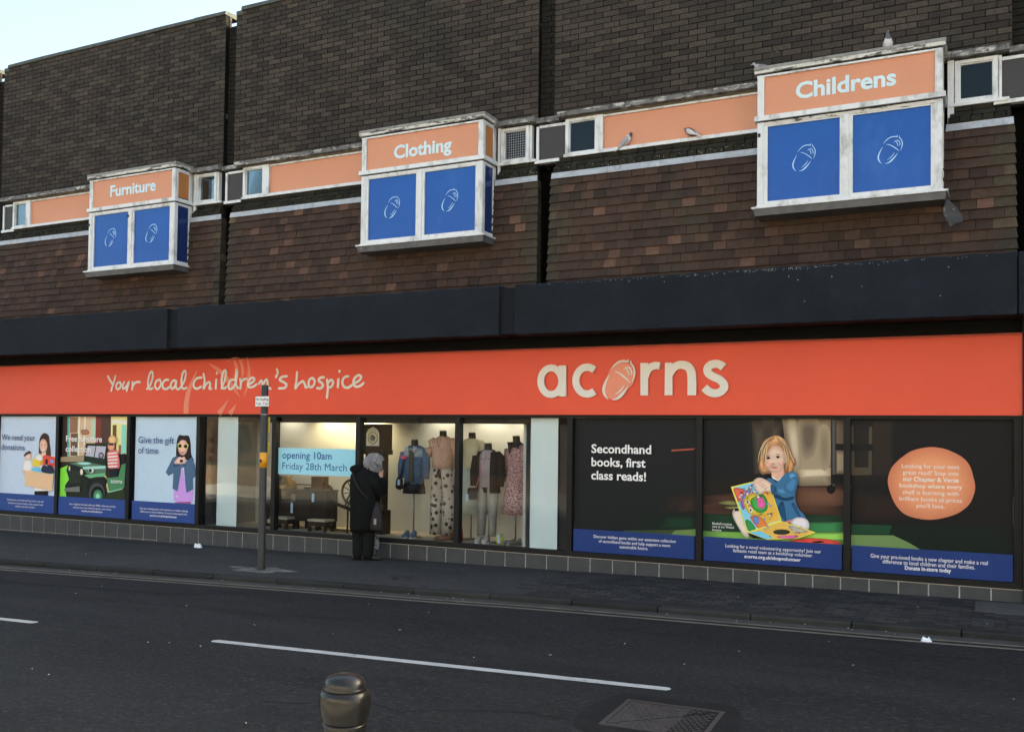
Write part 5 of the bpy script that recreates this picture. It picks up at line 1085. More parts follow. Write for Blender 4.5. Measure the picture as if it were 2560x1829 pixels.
MB().column([(0, 0, -0.09, 0.02, 0.015), (0, 0, -0.07, 0.065, 0.03), (0, 0, 0.05, 0.06, 0.03), (0, 0, 0.1, 0.03, 0.02)], n=14).build('pouch', M('leather_brown_dark', (0.03, 0.022, 0.016), 0.6), b)
MB().tube([(0.01, 0.0, 0.09), (0.06, 0.01, 0.3), (0.12, 0.06, 0.5)], 0.006).build('strap', fab_black, b); MB().box(-0.012, 0.028, -0.04, -0.034, -0.02, 0.06).build('price_ticket', ticket_m, b)
# floral blouse, printed trousers
o, H = mannequin(-7.0, 0.55, 1.81, 'window dummy in a peach floral blouse and leaf-print wide trousers')
garment(o, 'blouse', [(0, 0, H - 0.56, 0.165, 0.13), (0, 0, H - 0.42, 0.16, 0.122), (0, 0, H - 0.28, 0.175, 0.13), (0, 0.01, H - 0.18, 0.18, 0.12), (0, 0.01, H - 0.125, 0.15, 0.085), (0, 0.01, H - 0.085, 0.075, 0.065)], flor_top, wob(0.025, 6))
for sx in (-1, 1): sleeve(o, H, sx, flor_top, 0.15, 0.24, 0.07, 0.07)
for sx in (-1, 1):
    MB().column([(sx * 0.10, 0, 0.055, 0.098, 0.09), (sx * 0.098, 0, 0.35, 0.09, 0.085), (sx * 0.09, 0, 0.75, 0.088, 0.095), (sx * 0.078, 0, H - 0.66, 0.092, 0.115), (sx * 0.06, 0, H - 0.54, 0.095, 0.118)], n=18, wob=wob(0.04, 4)).build('trouser_leg', flor_tr, o)
MB().tube([(-0.03, -0.13, H - 0.12), (0, -0.14, H - 0.24), (0.03, -0.13, H - 0.12)], 0.004).build('necklace', shoe_b_m, o)
# cream top, sage skirt
o, H = mannequin(-6.62, 0.74, 1.79, 'window dummy in a cream top and long sage skirt behind the frame')
garment(o, 'top', [(0, 0, H - 0.55, 0.15, 0.12), (0, 0, H - 0.3, 0.168, 0.128), (0, 0.01, H - 0.18, 0.175, 0.115), (0, 0.01, H - 0.125, 0.15, 0.08), (0, 0.01, H - 0.09, 0.09, 0.07)], cream_m, wob(0.02, 5))
for sx in (-1, 1): sleeve(o, H, sx, cream_m, 0.15, 0.40, 0.06, 0.06)
garment(o, 'skirt', [(0, 0, H - 1.18, 0.27, 0.2), (0, 0, H - 0.9, 0.24, 0.18), (0, 0, H - 0.65, 0.19, 0.15), (0, 0, H - 0.52, 0.15, 0.12)], sage_m, wob(0.06, 9))
# blazer
o, H = mannequin(-6.2, 0.42, 1.64, 'window dummy in a black blazer, lilac tee and grey trousers', base=False)
garment(o, 'tee', [(0, 0, H - 0.62, 0.15, 0.115), (0, 0, H - 0.3, 0.155, 0.12), (0, 0.01, H - 0.18, 0.16, 0.11), (0, 0.01, H - 0.1, 0.085, 0.07)], M('tee_lilac', (0.42, 0.36, 0.4), 0.9, 0.08))
for sx in (-1, 1):
    mbz = MB()
    for zz, rx, ry in ((H - 0.70, 0.19, 0.14), (H - 0.5, 0.175, 0.135), (H - 0.32, 0.178, 0.138), (H - 0.2, 0.185, 0.128), (H - 0.13, 0.16, 0.095)):
        a0, a1 = (R(-62), R(90)) if sx > 0 else (R(90), R(242))
        for i in range(13):
            a = a0 + (a1 - a0) * i / 12; mbz.v.append((rx * math.cos(a), ry * math.sin(a), zz))
    for r_ in range(4):
        for i in range(12): mbz.face([r_ * 13 + i, r_ * 13 + i + 1, (r_ + 1) * 13 + i + 1, (r_ + 1) * 13 + i], 0, True)
    mbz.build('blazer_half', fab_black, o); sleeve(o, H, sx, fab_black, 0.15, 0.46, 0.045, 0.06)
    MB().column([(sx * 0.085, -0.02, 0.1, 0.055, 0.06), (sx * 0.083, -0.005, 0.45, 0.062, 0.07), (sx * 0.078, 0, H - 0.7, 0.085, 0.1), (sx * 0.06, 0, H - 0.58, 0.09, 0.11)], n=16, wob=wob(0.03, 4)).build('trouser_leg', grey_cloth_m, o)
MB().column([(0, 0.05, 0, 0.15, 0.12), (0, 0.05, 0.012, 0.15, 0.12)], n=20).build('stand_base', steel_m, o)
b = empty('crossbody_bag', (-6.36, 0.26, 0.92), 'black crossbody bag with a blue ticket at the blazer hem', 'bag')
MB().column([(0, 0, -0.08, 0.05, 0.02), (0, 0, -0.06, 0.085, 0.03), (0, 0, 0.07, 0.08, 0.03), (0, 0, 0.09, 0.06, 0.02)], n=12).build('pouch', fab_black, b)
MB().tube([(0.05, 0.0, 0.08), (0.15, -0.03, 0.35), (0.2, 0.03, 0.58)], 0.007).build('strap', M('strap_pink_floral', (0.6, 0.2, 0.24), 0.8, 0.5, 60), b); MB().box(-0.085, -0.045, -0.04, -0.034, -0.1, 0.0).build('price_ticket', ticket_m, b)
# floral dress
o, H = mannequin(-5.80, 0.5, 1.75, 'window dummy in a plum floral wrap dress', ang=-0.5)
garment(o, 'dress', [(0, 0, H - 1.10, 0.215, 0.19), (0, 0, H - 0.9, 0.19, 0.165), (0, 0, H - 0.66, 0.165, 0.14), (0, 0, H - 0.46, 0.14, 0.11), (0, 0, H - 0.3, 0.165, 0.13), (0, 0.01, H - 0.2, 0.172, 0.12), (0, 0.02, H - 0.14, 0.15, 0.075), (0, 0.02, H - 0.10, 0.085, 0.05)], flor_dr, wob(0.035, 7))
for sx in (-1, 1): sleeve(o, H, sx, flor_dr, 0.15, 0.5, 0.03, 0.06)
MB().plate([(-0.05, H - 0.09), (0.05, H - 0.09), (0.0, H - 0.26)], -0.128, -0.10).build('neckline', bust_m, o)
# shoes and bags on the display floor
def shoes(x, y, mat, label, rz=0.0, kind='trainers'):
    o = empty('shoe_pair', (x, y, ZD), label, 'shoes', 'shoes on the display floor', rz)
    for sx in (-0.055, 0.055):
        mb = MB(); secs = [(-0.13, 0.018, 0.03), (-0.11, 0.036, 0.045), (-0.06, 0.04, 0.055), (0.0, 0.034, 0.085 if kind != 'sandals' else 0.05), (0.06, 0.032, 0.10 if kind != 'sandals' else 0.06), (0.10, 0.022, 0.09)]
        mb.loft([[(sx + w * math.cos(a), yy, 0.012 + max(0, h * 0.5 + h * 0.5 * math.sin(a))) for a in [2 * math.pi * j / 10 for j in range(10)]] for yy, w, h in secs])
        s_ = mb.build('shoe', mat, o)
        MB().column([(sx, -0.02, 0.0, 0.042, 0.115), (sx, -0.02, 0.014, 0.042, 0.115)], n=14).build('sole', sign_white_m if kind == 'trainers' else mat, s_)
    return o
shoes(-7.42, 0.34, M('shoe_blue', (0.12, 0.17, 0.28), 0.7, 0.3, 30), 'blue and white trainers at the foot of the denim dummy', 0.2)
shoes(-6.86, 0.36, shoe_b_m, 'tan strappy sandals under the leaf-print trousers', -0.4, 'sandals')
shoes(-6.24, 0.36, shoe_l_m, 'off-white canvas shoes under the grey trousers', 0.1)
shoes(-5.78, 0.34, M('shoe_taupe', (0.22, 0.2, 0.17), 0.7), 'taupe heeled shoes below the floral dress', -0.5, 'sandals')
b = empty('handbag', (-6.66, 0.40, ZD), 'rust-red leather handbag on the display floor', 'bag')
MB().column([(0, 0, 0.0, 0.09, 0.05), (0, 0, 0.1, 0.085, 0.045), (0, 0, 0.2, 0.075, 0.03)], n=14).build('body', M('leather_rust', (0.25, 0.07, 0.04), 0.5), b); MB().tube([(-0.05, 0, 0.19), (-0.04, 0, 0.28), (0, 0, 0.31), (0.04, 0, 0.28), (0.05, 0, 0.19)], 0.007).build('handle', M('leather_rust', (0.25, 0.07, 0.04)), b)
b = empty('handbag', (-5.97, 0.36, ZD), 'small lime green handbag beside the taupe shoes', 'bag')
MB().column([(0, 0, 0.0, 0.055, 0.04), (0, 0, 0.1, 0.06, 0.035), (0, 0, 0.14, 0.05, 0.02)], n=14).build('body', M('leather_lime', (0.42, 0.42, 0.1), 0.6), b); MB().box(-0.015, 0.02, -0.05, -0.045, 0.02, 0.14).build('price_ticket', ticket_m, b)
# longcase clock
o = empty('longcase_clock', (-8.19, 0.62, ZD), 'tall dark longcase clock with a white and brass dial', 'clock')
MB().box(-0.2, 0.2, -0.11, 0.11, 0.0, 0.36).build('plinth', wood_dark_m, o)
MB().box(-0.15, 0.15, -0.085, 0.1, 0.36, 1.2).build('trunk', wood_dark_m, o)
MB().box(-0.11, 0.11, -0.092, -0.084, 0.42, 1.14).build('trunk_door', wood_mid_m, o)
MB().box(-0.22, 0.22, -0.13, 0.11, 1.2, 1.27).build('moulding', wood_dark_m, o)
MB().box(-0.205, 0.205, -0.115, 0.11, 1.27, 1.66).build('hood', wood_dark_m, o)
MB().plate([(-0.115, 1.33), (0.115, 1.33), (0.115, 1.52), (0.08, 1.58), (0.0, 1.62), (-0.08, 1.58), (-0.115, 1.52)], -0.122, -0.116).build('dial', M('dial_white', (0.62, 0.6, 0.52), 0.4), o)
MB().ring((0, -0.125, 1.45), 0.082, 0.012, m=0).build('chapter_ring', M('brass', (0.5, 0.4, 0.2), 0.35, metal=0.8), o); MB().column([(0, -0.126, 1.38, 0.0, 0.0)] * 2, n=4) 
MB().ball((0, -0.119, 1.45), (0.06, 0.006, 0.06)).build('dial_centre', M('dial_grey', (0.16, 0.16, 0.15), 0.5), o)
MB().box(-0.004, 0.004, -0.132, -0.128, 1.45, 1.5).build('clock_hand', black_m, o); MB().box(0.0, 0.045, -0.132, -0.128, 1.446, 1.454).build('clock_hand', black_m, o)
# dark furniture of the left display
def fpiece(name, loc, label, cat): return empty(name, (loc[0], loc[1], ZD), label, cat)
o = fpiece('sideboard', (-9.72, 0.72, 0), 'long low dark wooden sideboard in the window', 'sideboard')
MB().box(-0.62, 0.55, -0.17, 0.2, 0.30, 0.41).build('top_box', wood_dark_m, o); MB().box(-0.6, 0.53, -0.15, 0.19, 0.12, 0.30).build('carcass', M('wood_black', (0.018, 0.014, 0.012), 0.5, 0.2, spec=0.12), o)
for x in (-0.57, 0.5):
    for y in (-0.13, 0.16): MB().box(x - 0.025, x + 0.025, y - 0.025, y + 0.025, 0, 0.12).build('leg', wood_dark_m, o)
MB().box(-0.02, 0.02, -0.182, -0.176, 0.24, 0.40).build('price_ticket', ticket_m, o)
for i, (x, lab) in enumerate(((-9.78, 'dark wooden stool with a pale seat left of the cabinet'), (-9.05, 'dark wooden stool with a pale seat by the spinning wheel'))):
    o = fpiece('stool', (x, 0.40, 0), lab, 'stool'); o['group'] = 'dark stools in the window'
    MB().box(-0.17, 0.17, -0.12, 0.12, 0.155, 0.185).build('seat', M('seat_pale', (0.36, 0.33, 0.28), 0.5, 0.1), o); MB().box(-0.165, 0.165, -0.115, 0.115, 0.08, 0.155).build('frame', wood_dark_m, o)
    for sx in (-0.145, 0.145):
        for sy in (-0.095, 0.095): MB().box(sx - 0.02, sx + 0.02, sy - 0.02, sy + 0.02, 0, 0.08).build('leg', wood_dark_m, o)
o = fpiece('wooden_cabinet', (-9.3, 0.62, 0), 'black wooden cabinet standing on legs in the window', 'cabinet')
MB().box(-0.30, 0.30, -0.15, 0.15, 0.13, 0.60).build('carcass', M('wood_black', (0.018, 0.014, 0.012)), o); MB().box(-0.31, 0.31, -0.16, 0.16, 0.60, 0.625).build('top', wood_dark_m, o); MB().box(-0.25, 0.0, -0.158, -0.151, 0.2, 0.42).build('door', wood_dark_m, o)
for sx in (-0.27, 0.27): MB().box(sx - 0.022, sx + 0.022, -0.14, -0.1, 0, 0.13).build('leg', wood_dark_m, o); MB().box(sx - 0.022, sx + 0.022, 0.1, 0.14, 0, 0.13).build('leg', wood_dark_m, o)
MB().box(0.03, 0.075, -0.168, -0.162, 0.44, 0.57).build('price_ticket', ticket_m, o)
o = empty('wooden_box', (-9.24, 0.62, ZD + 0.625), 'upright brown wooden box on the black cabinet', 'box')
MB().box(-0.11, 0.11, -0.08, 0.08, 0.0, 0.205).build('body', wood_mid_m, o); MB().box(-0.24, -0.11, -0.09, 0.09, 0.0, 0.03).build('tray', wood_dark_m, o); MB().tube([(0.12, 0, 0.13), (0.15, 0, 0.08), (0.2, -0.01, 0.05), (0.23, -0.01, 0.0)], [0.008, 0.015, 0.03, 0.035]).build('iron_handle', black_m, o)
o = empty('brass_pot', (-10.02, 0.75, ZD + 0.41), 'large round brass pot on the sideboard', 'pot')
MB().column([(0, 0, 0, 0.09, 0.09), (0, 0, 0.05, 0.12, 0.12), (0, 0, 0.2, 0.19, 0.19), (0, 0, 0.3, 0.17, 0.17), (0, 0, 0.36, 0.1, 0.1), (0, 0, 0.4, 0.11, 0.11)], n=20).build('bowl', M('brass_dark', (0.2, 0.14, 0.07), 0.35, metal=0.7), o)
o = empty('flower_vase', (-9.70, 0.60, ZD + 0.41), 'grey stone vase of dried leaves on the sideboard', 'vase')
MB().column([(0, 0, 0, 0.05, 0.05), (0, 0, 0.06, 0.075, 0.075), (0, 0, 0.11, 0.065, 0.065), (0, 0, 0.14, 0.04, 0.04)], n=14).build('body', M('stone_grey', (0.1, 0.1, 0.09), 0.8, 0.2, 30), o)
for k in range(7):
    a = k * 0.9; MB().tube([(0, 0, 0.13), (0.05 * math.cos(a), 0.03 * math.sin(a), 0.18), (0.12 * math.cos(a), 0.05 * math.sin(a), 0.19 + 0.02 * (k % 3))], [0.004, 0.015, 0.004], n=5).build('leaf', M('leaf_dark', (0.02, 0.024, 0.015), 0.8), o)
o = empty('framed_picture', (-9.75, 0.95, ZD + 0.41), 'white framed print with a dark border leaning behind the vase', 'picture')
MB().box(-0.3, 0.28, 0.0, 0.02, 0.0, 0.27).build('frame', black_m, o); MB().box(-0.285, 0.265, -0.004, 0.0, 0.015, 0.255).build('print', M('print_cream', (0.5, 0.48, 0.43), 0.5, 0.06), o)
o = empty('glass_lamp', (-10.38, 0.72, ZD), 'white fringed shade standing left of the brass pot', 'lamp')
MB().column([(0, 0, 0.42, 0.14, 0.14), (0, 0, 0.6, 0.12, 0.12), (0, 0, 0.78, 0.06, 0.06)], n=20, wob=wob(0.04, 12)).build('lamp_shade', M('lace_white', (0.5, 0.48, 0.5), 0.8, 0.15, 40), o); MB().tube([(0, 0, 0.02), (0, 0, 0.45)], 0.012).build('stem', wood_dark_m, o); MB().column([(0, 0, 0, 0.11, 0.11), (0, 0, 0.03, 0.05, 0.05)], n=16).build('base', wood_dark_m, o)
# spinning wheel
o = empty('spinning_wheel', (-8.62, 0.52, ZD), 'dark wooden spinning wheel behind the shopper', 'spinning wheel')
wc = (0.06, 0.0, 0.62)
MB().ring(wc, 0.185, 0.021, n=32).build('wheel_rim', wood_dark_m, o)
MB().column([(wc[0], 0, wc[2] - 0.03, 0.03, 0.03), (wc[0], 0, wc[2] + 0.03, 0.03, 0.03)], n=10).build('hub', wood_dark_m, o)
for k in range(10):
    a = k * math.pi / 5 + 0.2; MB().tube([(wc[0] + 0.025 * math.cos(a), 0, wc[2] + 0.025 * math.sin(a)), (wc[0] + 0.17 * math.cos(a), 0, wc[2] + 0.17 * math.sin(a))], 0.007, n=6).build('spoke', wood_dark_m, o)
MB().tube([(-0.32, 0, 0.46), (-0.14, 0, 0.40), (0.14, 0, 0.32)], 0.028, n=6).build('bench', wood_dark_m, o)
for p0, p1 in (((-0.05, -0.04, 0.38), (0.06, -0.04, 0.62)), ((-0.05, 0.04, 0.38), (0.06, 0.04, 0.62)), ((0.02, -0.05, 0.36), (0.09, -0.16, 0.0)), ((0.02, 0.05, 0.36), (0.09, 0.16, 0.0)), ((-0.27, 0, 0.45), (-0.33, 0, 0.0))):
    MB().tube([p0, p1], 0.014, n=8).build('leg', wood_dark_m, o)
MB().box(-0.34, 0.1, -0.08, 0.08, 0.02, 0.035).build('treadle', wood_dark_m, o)
# warm display spotlights under the header
for x, pw, over in ((-10.2, 2.0, 'the fringed lamp'), (-9.35, 7.0, 'the black cabinet'), (-8.65, 9.0, 'the spinning wheel'), (-7.3, 2.2, 'the denim jacket dummy'), (-6.5, 2.6, 'the cream top dummy'), (-5.9, 2.2, 'the floral dress dummy')):
    o = empty('display_spotlight', (x, 0.86, 2.16), 'small warm spotlight hidden above ' + over, 'spotlight', 'spotlights above the window display')
    MB().column([(0, 0, 0.0, 0.035, 0.035), (0, 0, 0.07, 0.03, 0.03), (0, 0, 0.19, 0.008, 0.008)], n=12).build('lamp_can', steel_m, o)
    ld = bpy.data.lights.new('bulb', 'SPOT'); ld.energy = pw * 2.2; ld.spot_size = R(125); ld.spot_blend = 0.8; ld.color = (1.0, 0.80, 0.48) if pw > 4 else (1.0, 0.88, 0.72); ld.shadow_soft_size = 0.03
    lo = bpy.data.objects.new('bulb', ld); C.objects.link(lo); lo.parent = o; lo.location = (0, 0, -0.02)
    lo.rotation_euler = Vector((0, -0.45, 0.6)).to_track_quat('Z', 'Y').to_euler()
# things deeper in the shop, seen through the left pane
o = empty('display_table', (-12.4, 3.2, 0), 'white-legged table deep inside the shop', 'table')
MB().box(-0.6, 0.6, -0.3, 0.3, 0.84, 0.88).build('tabletop', sign_white_m, o)
for sx in (-0.55, 0.55):
    for sy in (-0.25, 0.25): MB().box(sx - 0.02, sx + 0.02, sy - 0.02, sy + 0.02, 0, 0.84).build('leg', sign_white_m, o)

# ------------------------------------------------------------------ street furniture and small things
# sign pole
px_, py_ = -8.285, -1.975; zg = pave(px_)
pole = empty('sign_pole', (px_, py_, zg), 'black street pole with a no loading plate and amber band on the pavement', 'pole')
MB().column([(0, 0, -0.05, 0.056, 0.056), (0, 0, 0.02, 0.056, 0.056), (0, 0, 0.05, 0.050, 0.050), (0, 0, 2.385, 0.047, 0.047), (0, 0, 2.395, 0.042, 0.042)], n=20).build('pole_shaft', pole_m, pole)
zb0 = W(655, 1168, py_)[1] - zg; zb1 = W(655, 1131, py_)[1] - zg
MB().column([(0, 0, zb0, 0.0505, 0.0505), (0, 0, zb1, 0.0505, 0.0505)], n=20).build('amber_band', amber_m, pole)
MB().box(-0.018, 0.014, -0.0535, -0.0505, (zb0 + zb1) / 2 - 0.03, (zb0 + zb1) / 2 + 0.012).build('sticker', black_m, pole)
x0, z1 = W(638.5, 992, py_ - 0.06); x1, z0 = W(674, 1014, py_ - 0.06)
pl = MB().box(x0 - px_, x1 - px_, -0.064, -0.06, z0 - zg - 0.012, z1 - zg + 0.012).build('no_loading_plate', black_m, pole)
MB().box(x0 - px_ + 0.005, x1 - px_ - 0.005, -0.0665, -0.0645, z0 - zg - 0.007, z1 - zg + 0.007).build('plate_face', sign_white_m, pl)
h_ = z1 - z0 + 0.014
for s_, f0, f1, xx in (('No loading', 0.06, 0.94, 0.60), ('7 am - 7 pm', 0.06, 0.94, 0.16)):
    text(s_, x0 + (x1 - x0) * f0, x0 + (x1 - x0) * f1, z0 - 0.007 + h_ * xx, h_ * 0.26, py_ - 0.0675, black_m, pole, 0.012)
for (za, zb_, w_) in ((1.78, 1.98, 0.05), (1.5, 1.66, 0.047)): MB().box(-w_, w_, 0.052, 0.056, za, zb_).build('yellow_notice', notice_m, pole)
for z_ in (1.5, 2.0): MB().column([(0, 0, z_, 0.0495, 0.0495), (0, 0, z_ + 0.02, 0.0495, 0.0495)], n=16).build('clamp_band', steel_m, pole)

# bollard
Zt = 0.85; d = ray(863, 1683); t = (Zt - EYE.z) / d.z; bp = EYE + d * t
bol_m = M('bollard_iron', (0.013, 0.0125, 0.012), 0.28, 0.35, 9, 0.12, 25, patch=[((0.034, 0.029, 0.022), 5, 0.5, 0.75, (1, 1, 0.5)), ((0.2, 0.19, 0.17), 38, 0.72, 0.76, (1, 1, 1))], spec=0.3, coat=0.08)
bzg = pave(bp.x) + ROAD + 0.11
bol = empty('bollard', (bp.x, bp.y, bzg), 'glossy dark iron bollard with a domed cap at the near kerb', 'bollard')
Hb = Zt - bzg
def lathe(prof, name, mat, parent): return MB().column([(0, 0, z, r, r) for z, r in prof], n=40).build(name, mat, parent)
lathe([(0, 0.13), (0.05, 0.13), (0.09, 0.105), (0.14, 0.09), (Hb - 0.19, 0.078), (Hb - 0.178, 0.081), (Hb - 0.17, 0.0785)], 'shaft', bol_m, bol)
lathe([(Hb - 0.17, 0.0785), (Hb - 0.16, 0.083), (Hb - 0.135, 0.0905), (Hb - 0.10, 0.0945), (Hb - 0.075, 0.092), (Hb - 0.06, 0.0855), (Hb - 0.055, 0.080)], 'collar', bol_m, bol)
lathe([(Hb - 0.056, 0.076), (Hb - 0.05, 0.080), (Hb - 0.046, 0.0765), (Hb - 0.04, 0.0755), (Hb - 0.03, 0.0745), (Hb - 0.015, 0.066), (Hb - 0.006, 0.05), (Hb - 0.001, 0.03), (Hb, 0.004)], 'dome_cap', bol_m, bol)

# manhole cover
mc = empty('manhole_cover', (-1.79, -6.06, pave(-1.79) + ROAD), 'square iron manhole cover with studded triangular plates in the road', 'manhole cover', rz=0.045)
mb = MB()
for (xa, xb, ya, yb) in ((-0.32, 0.32, -0.33, -0.30), (-0.32, 0.32, 0.30, 0.33), (-0.32, -0.29, -0.30, 0.30), (0.29, 0.32, -0.30, 0.30)): mb.box(xa, xb, ya, yb, -0.02, 0.007)
mb.build('frame', M('iron_frame', (0.04, 0.038, 0.037), 0.6, 0.2, 20), mc)
for s_ in (0, 1):
    tri = [(-0.285, -0.27), (0.27, 0.285), (-0.285, 0.285)] if s_ == 0 else [(-0.27, -0.285), (0.285, -0.285), (0.285, 0.27)]
    mb = MB(); b = len(mb.v); mb.v += [(x, y, 0.004) for x, y in tri] + [(x, y, -0.02) for x, y in tri]
    mb.face([0, 1, 2] if s_ else [0, 1, 2]); 
    for i in range(3): mb.face([i, 3 + i, 3 + (i + 1) % 3, (i + 1) % 3])
    lid = mb.build('lid', iron_m, mc)
    mb = MB(); k = 0
    for i in range(14):
        for j in range(14):
            x = -0.26 + 0.04 * i + (0.02 if j % 2 else 0); y = -0.26 + 0.04 * j
            ok = (y > x + 0.035) if s_ == 0 else (y < x - 0.035)
            if ok and abs(x) < 0.27 and abs(y) < 0.27: mb.box(x - 0.013, x + 0.013, y - 0.006, y + 0.006, 0.003, 0.0095)
    mb.build('studs', iron_m, lid, kind='stuff')

# litter
def paper(x, y, z, s, label, seed):
    r_ = random.Random(seed); mb = MB(); n = 9
    ring = [(s * (0.8 + 0.4 * r_.random()) * math.cos(2 * math.pi * i / n), 0.6 * s * (0.8 + 0.4 * r_.random()) * math.sin(2 * math.pi * i / n), 0.0) for i in range(n)]
    top = [(a * r_.uniform(0.4, 0.95), b * r_.uniform(0.4, 0.9), s * r_.uniform(0.2, 0.95)) for a, b, c in ring]
    mb.v = ring + top + [(s * 0.2, 0, s * 0.55)]
    for i in range(n): mb.face([i, (i + 1) % n, n + (i + 1) % n, n + i]); mb.face([n + i, n + (i + 1) % n, 2 * n])
    o = mb.build('crumpled_paper', litter_m, None, label, 'litter', 'litter on the ground'); o.location = (x, y, z)
paper(-10.83, -0.36, pave(-10.83), 0.075, 'crumpled white paper on the pavement below the sunglasses poster', 3)
paper(-0.476, -2.50, pave(-0.476) + ROAD, 0.05, 'small white paper scrap on the double yellow lines', 8)
mb = MB()
for k in range(90):
    x = rnd.uniform(-12, 1.5); y = rnd.uniform(-8.3, -0.3) if k % 3 else kerb_y(x) - rnd.uniform(0.02, 0.18)
    z = pave(x) + (0.006 if y > kerb_y(x) + KW else ROAD + 0.008); s = rnd.uniform(0.005, 0.013); a = rnd.uniform(0, 3)
    if kerb_y(x) < y < kerb_y(x) + KW: continue
    c_, s_ = math.cos(a), math.sin(a)
    b = len(mb.v); mb.v += [(x + (u * c_ - v * s_) * s, y + (u * s_ + v * c_) * s, z + w) for u, v, w in ((-1, -0.4, 0), (0.9, -0.5, 0.003), (1, 0.4, 0.006), (-0.8, 0.5, 0.002))]
    mb.face([b, b + 1, b + 2, b + 3])
mb.build('litter_flecks', M('fleck_pale', (0.42, 0.41, 0.38), 0.8, 0.3, 40), None, 'tiny pale scraps scattered on road and pavement', 'litter', None, 'stuff')

# ------------------------------------------------------------------ person looking into the window
hx, hy = -7.70, -0.42; hz = pave(hx)
person = empty('person', (hx, hy, hz), 'person in a long black coat with curly grey hair looking into the window', 'person')
skin_m = M('skin', (0.55, 0.34, 0.26), 0.55, 0.06, 20)
def skinned(name, joints, edges, mat, parent, root=0, sub=2):
    me = bpy.data.meshes.new(name); me.from_pydata([j[:3] for j in joints], edges, [])
    o = bpy.data.objects.new(name, me); C.objects.link(o)
    sk = o.modifiers.new('skin', 'SKIN'); sk.use_smooth_shade = True
    for i, v in enumerate(me.skin_vertices[0].data): v.radius = (joints[i][3], joints[i][4] if len(joints[i]) > 4 else joints[i][3]); v.use_root = (i == root)
    ss = o.modifiers.new('sub', 'SUBSURF'); ss.levels = sub; ss.render_levels = sub
    me2 = bpy.data.meshes.new_from_object(o.evaluated_get(bpy.context.evaluated_depsgraph_get()))
    bpy.data.objects.remove(o); me2.name = name; me2.materials.clear(); me2.materials.append(mat)
    for p_ in me2.polygons: p_.use_smooth = True
    o = bpy.data.objects.new(name, me2); C.objects.link(o); o.parent = parent
    return o
J = [(-0.03, 0, 0.74, 0.12), (-0.01, 0, 0.95, 0.11), (0.01, 0.0, 1.12, 0.13), (0.05, 0.03, 1.24, 0.055), (0.085, 0.05, 1.30, 0.06), (0.11, 0.07, 1.37, 0.085), (0.105, 0.06, 1.43, 0.06),
     (-0.10, -0.02, 0.66, 0.085), (-0.10, -0.01, 0.36, 0.06), (-0.10, 0.0, 0.08, 0.042), (-0.075, 0.02, 0.04, 0.026), (-0.04, 0.045, 0.035, 0.02),
     (0.04, 0.03, 0.66, 0.085), (0.04, 0.03, 0.36, 0.06), (0.04, 0.03, 0.08, 0.042), (0.065, 0.045, 0.04, 0.026), (0.1, 0.07, 0.035, 0.02),
     (0.17, -0.07, 1.13, 0.06), (0.24, 0.0, 0.92, 0.045), (0.235, 0.04, 1.10, 0.034), (0.222, 0.05, 1.17, 0.024), (0.215, 0.05, 1.215, 0.026),
     (-0.15, 0.08, 1.13, 0.06), (-0.2, 0.14, 0.9, 0.045), (-0.12, 0.2, 0.74, 0.034), (-0.09, 0.21, 0.68, 0.026),
     (0.155, 0.115, 1.37, 0.02),
     (0.195, 0.035, 1.245, 0.0085), (0.18, 0.03, 1.275, 0.008), (0.17, 0.035, 1.30, 0.007), (0.205, 0.055, 1.252, 0.0085), (0.195, 0.055, 1.285, 0.008), (0.187, 0.06, 1.312, 0.007), (0.217, 0.07, 1.25, 0.0085), (0.21, 0.075, 1.28, 0.008), (0.20, 0.08, 1.30, 0.007), (0.226, 0.085, 1.242, 0.008), (0.224, 0.09, 1.265, 0.007), (0.217, 0.095, 1.28, 0.006), (0.19, 0.03, 1.205, 0.009), (0.168, 0.025, 1.222, 0.0085), (0.152, 0.03, 1.24, 0.007)]
Ed = [(0, 1), (1, 2), (2, 3), (3, 4), (4, 5), (5, 6), (0, 7), (7, 8), (8, 9), (9, 10), (10, 11), (0, 12), (12, 13), (13, 14), (14, 15), (15, 16), (2, 17), (17, 18), (18, 19), (19, 20), (20, 21), (2, 22), (22, 23), (23, 24), (24, 25), (5, 26)]
for k in range(4): Ed += [(21, 27 + 3 * k), (27 + 3 * k, 28 + 3 * k), (28 + 3 * k, 29 + 3 * k)]
Ed += [(21, 39), (39, 40), (40, 41)]
skinned('body', J, Ed, skin_m, person)
coat_m = M('coat_black', (0.009, 0.0095, 0.010), 0.95, 0.2, 14, 0.25, 60, spec=0.12)
wobc = lambda i, a: 0.02 * math.sin(4 * a + i) + 0.012 * math.sin(9 * a + 2 * i)
MB().column([(-0.05, 0.0, 0.40, 0.168, 0.165), (-0.045, 0.0, 0.46, 0.185, 0.175), (-0.02, 0.0, 0.62, 0.212, 0.19), (-0.01, 0.0, 0.80, 0.225, 0.2), (-0.005, 0.0, 0.95, 0.232, 0.2), (-0.005, 0.0, 1.08, 0.236, 0.19), (-0.01, 0.0, 1.18, 0.222, 0.175), (-0.02, 0.01, 1.25, 0.185, 0.15), (0.0, 0.02, 1.30, 0.13, 0.115), (0.02, 0.03, 1.325, 0.09, 0.09)], n=28, wob=wobc).build('coat', coat_m, person)
MB().tube([(0.12, -0.06, 1.2), (0.2, -0.06, 1.1), (0.255, -0.01, 0.93), (0.262, 0.02, 0.96), (0.245, 0.045, 1.08), (0.232, 0.05, 1.165)], [0.08, 0.088, 0.085, 0.08, 0.064, 0.05], n=14).build('sleeve', coat_m, person)
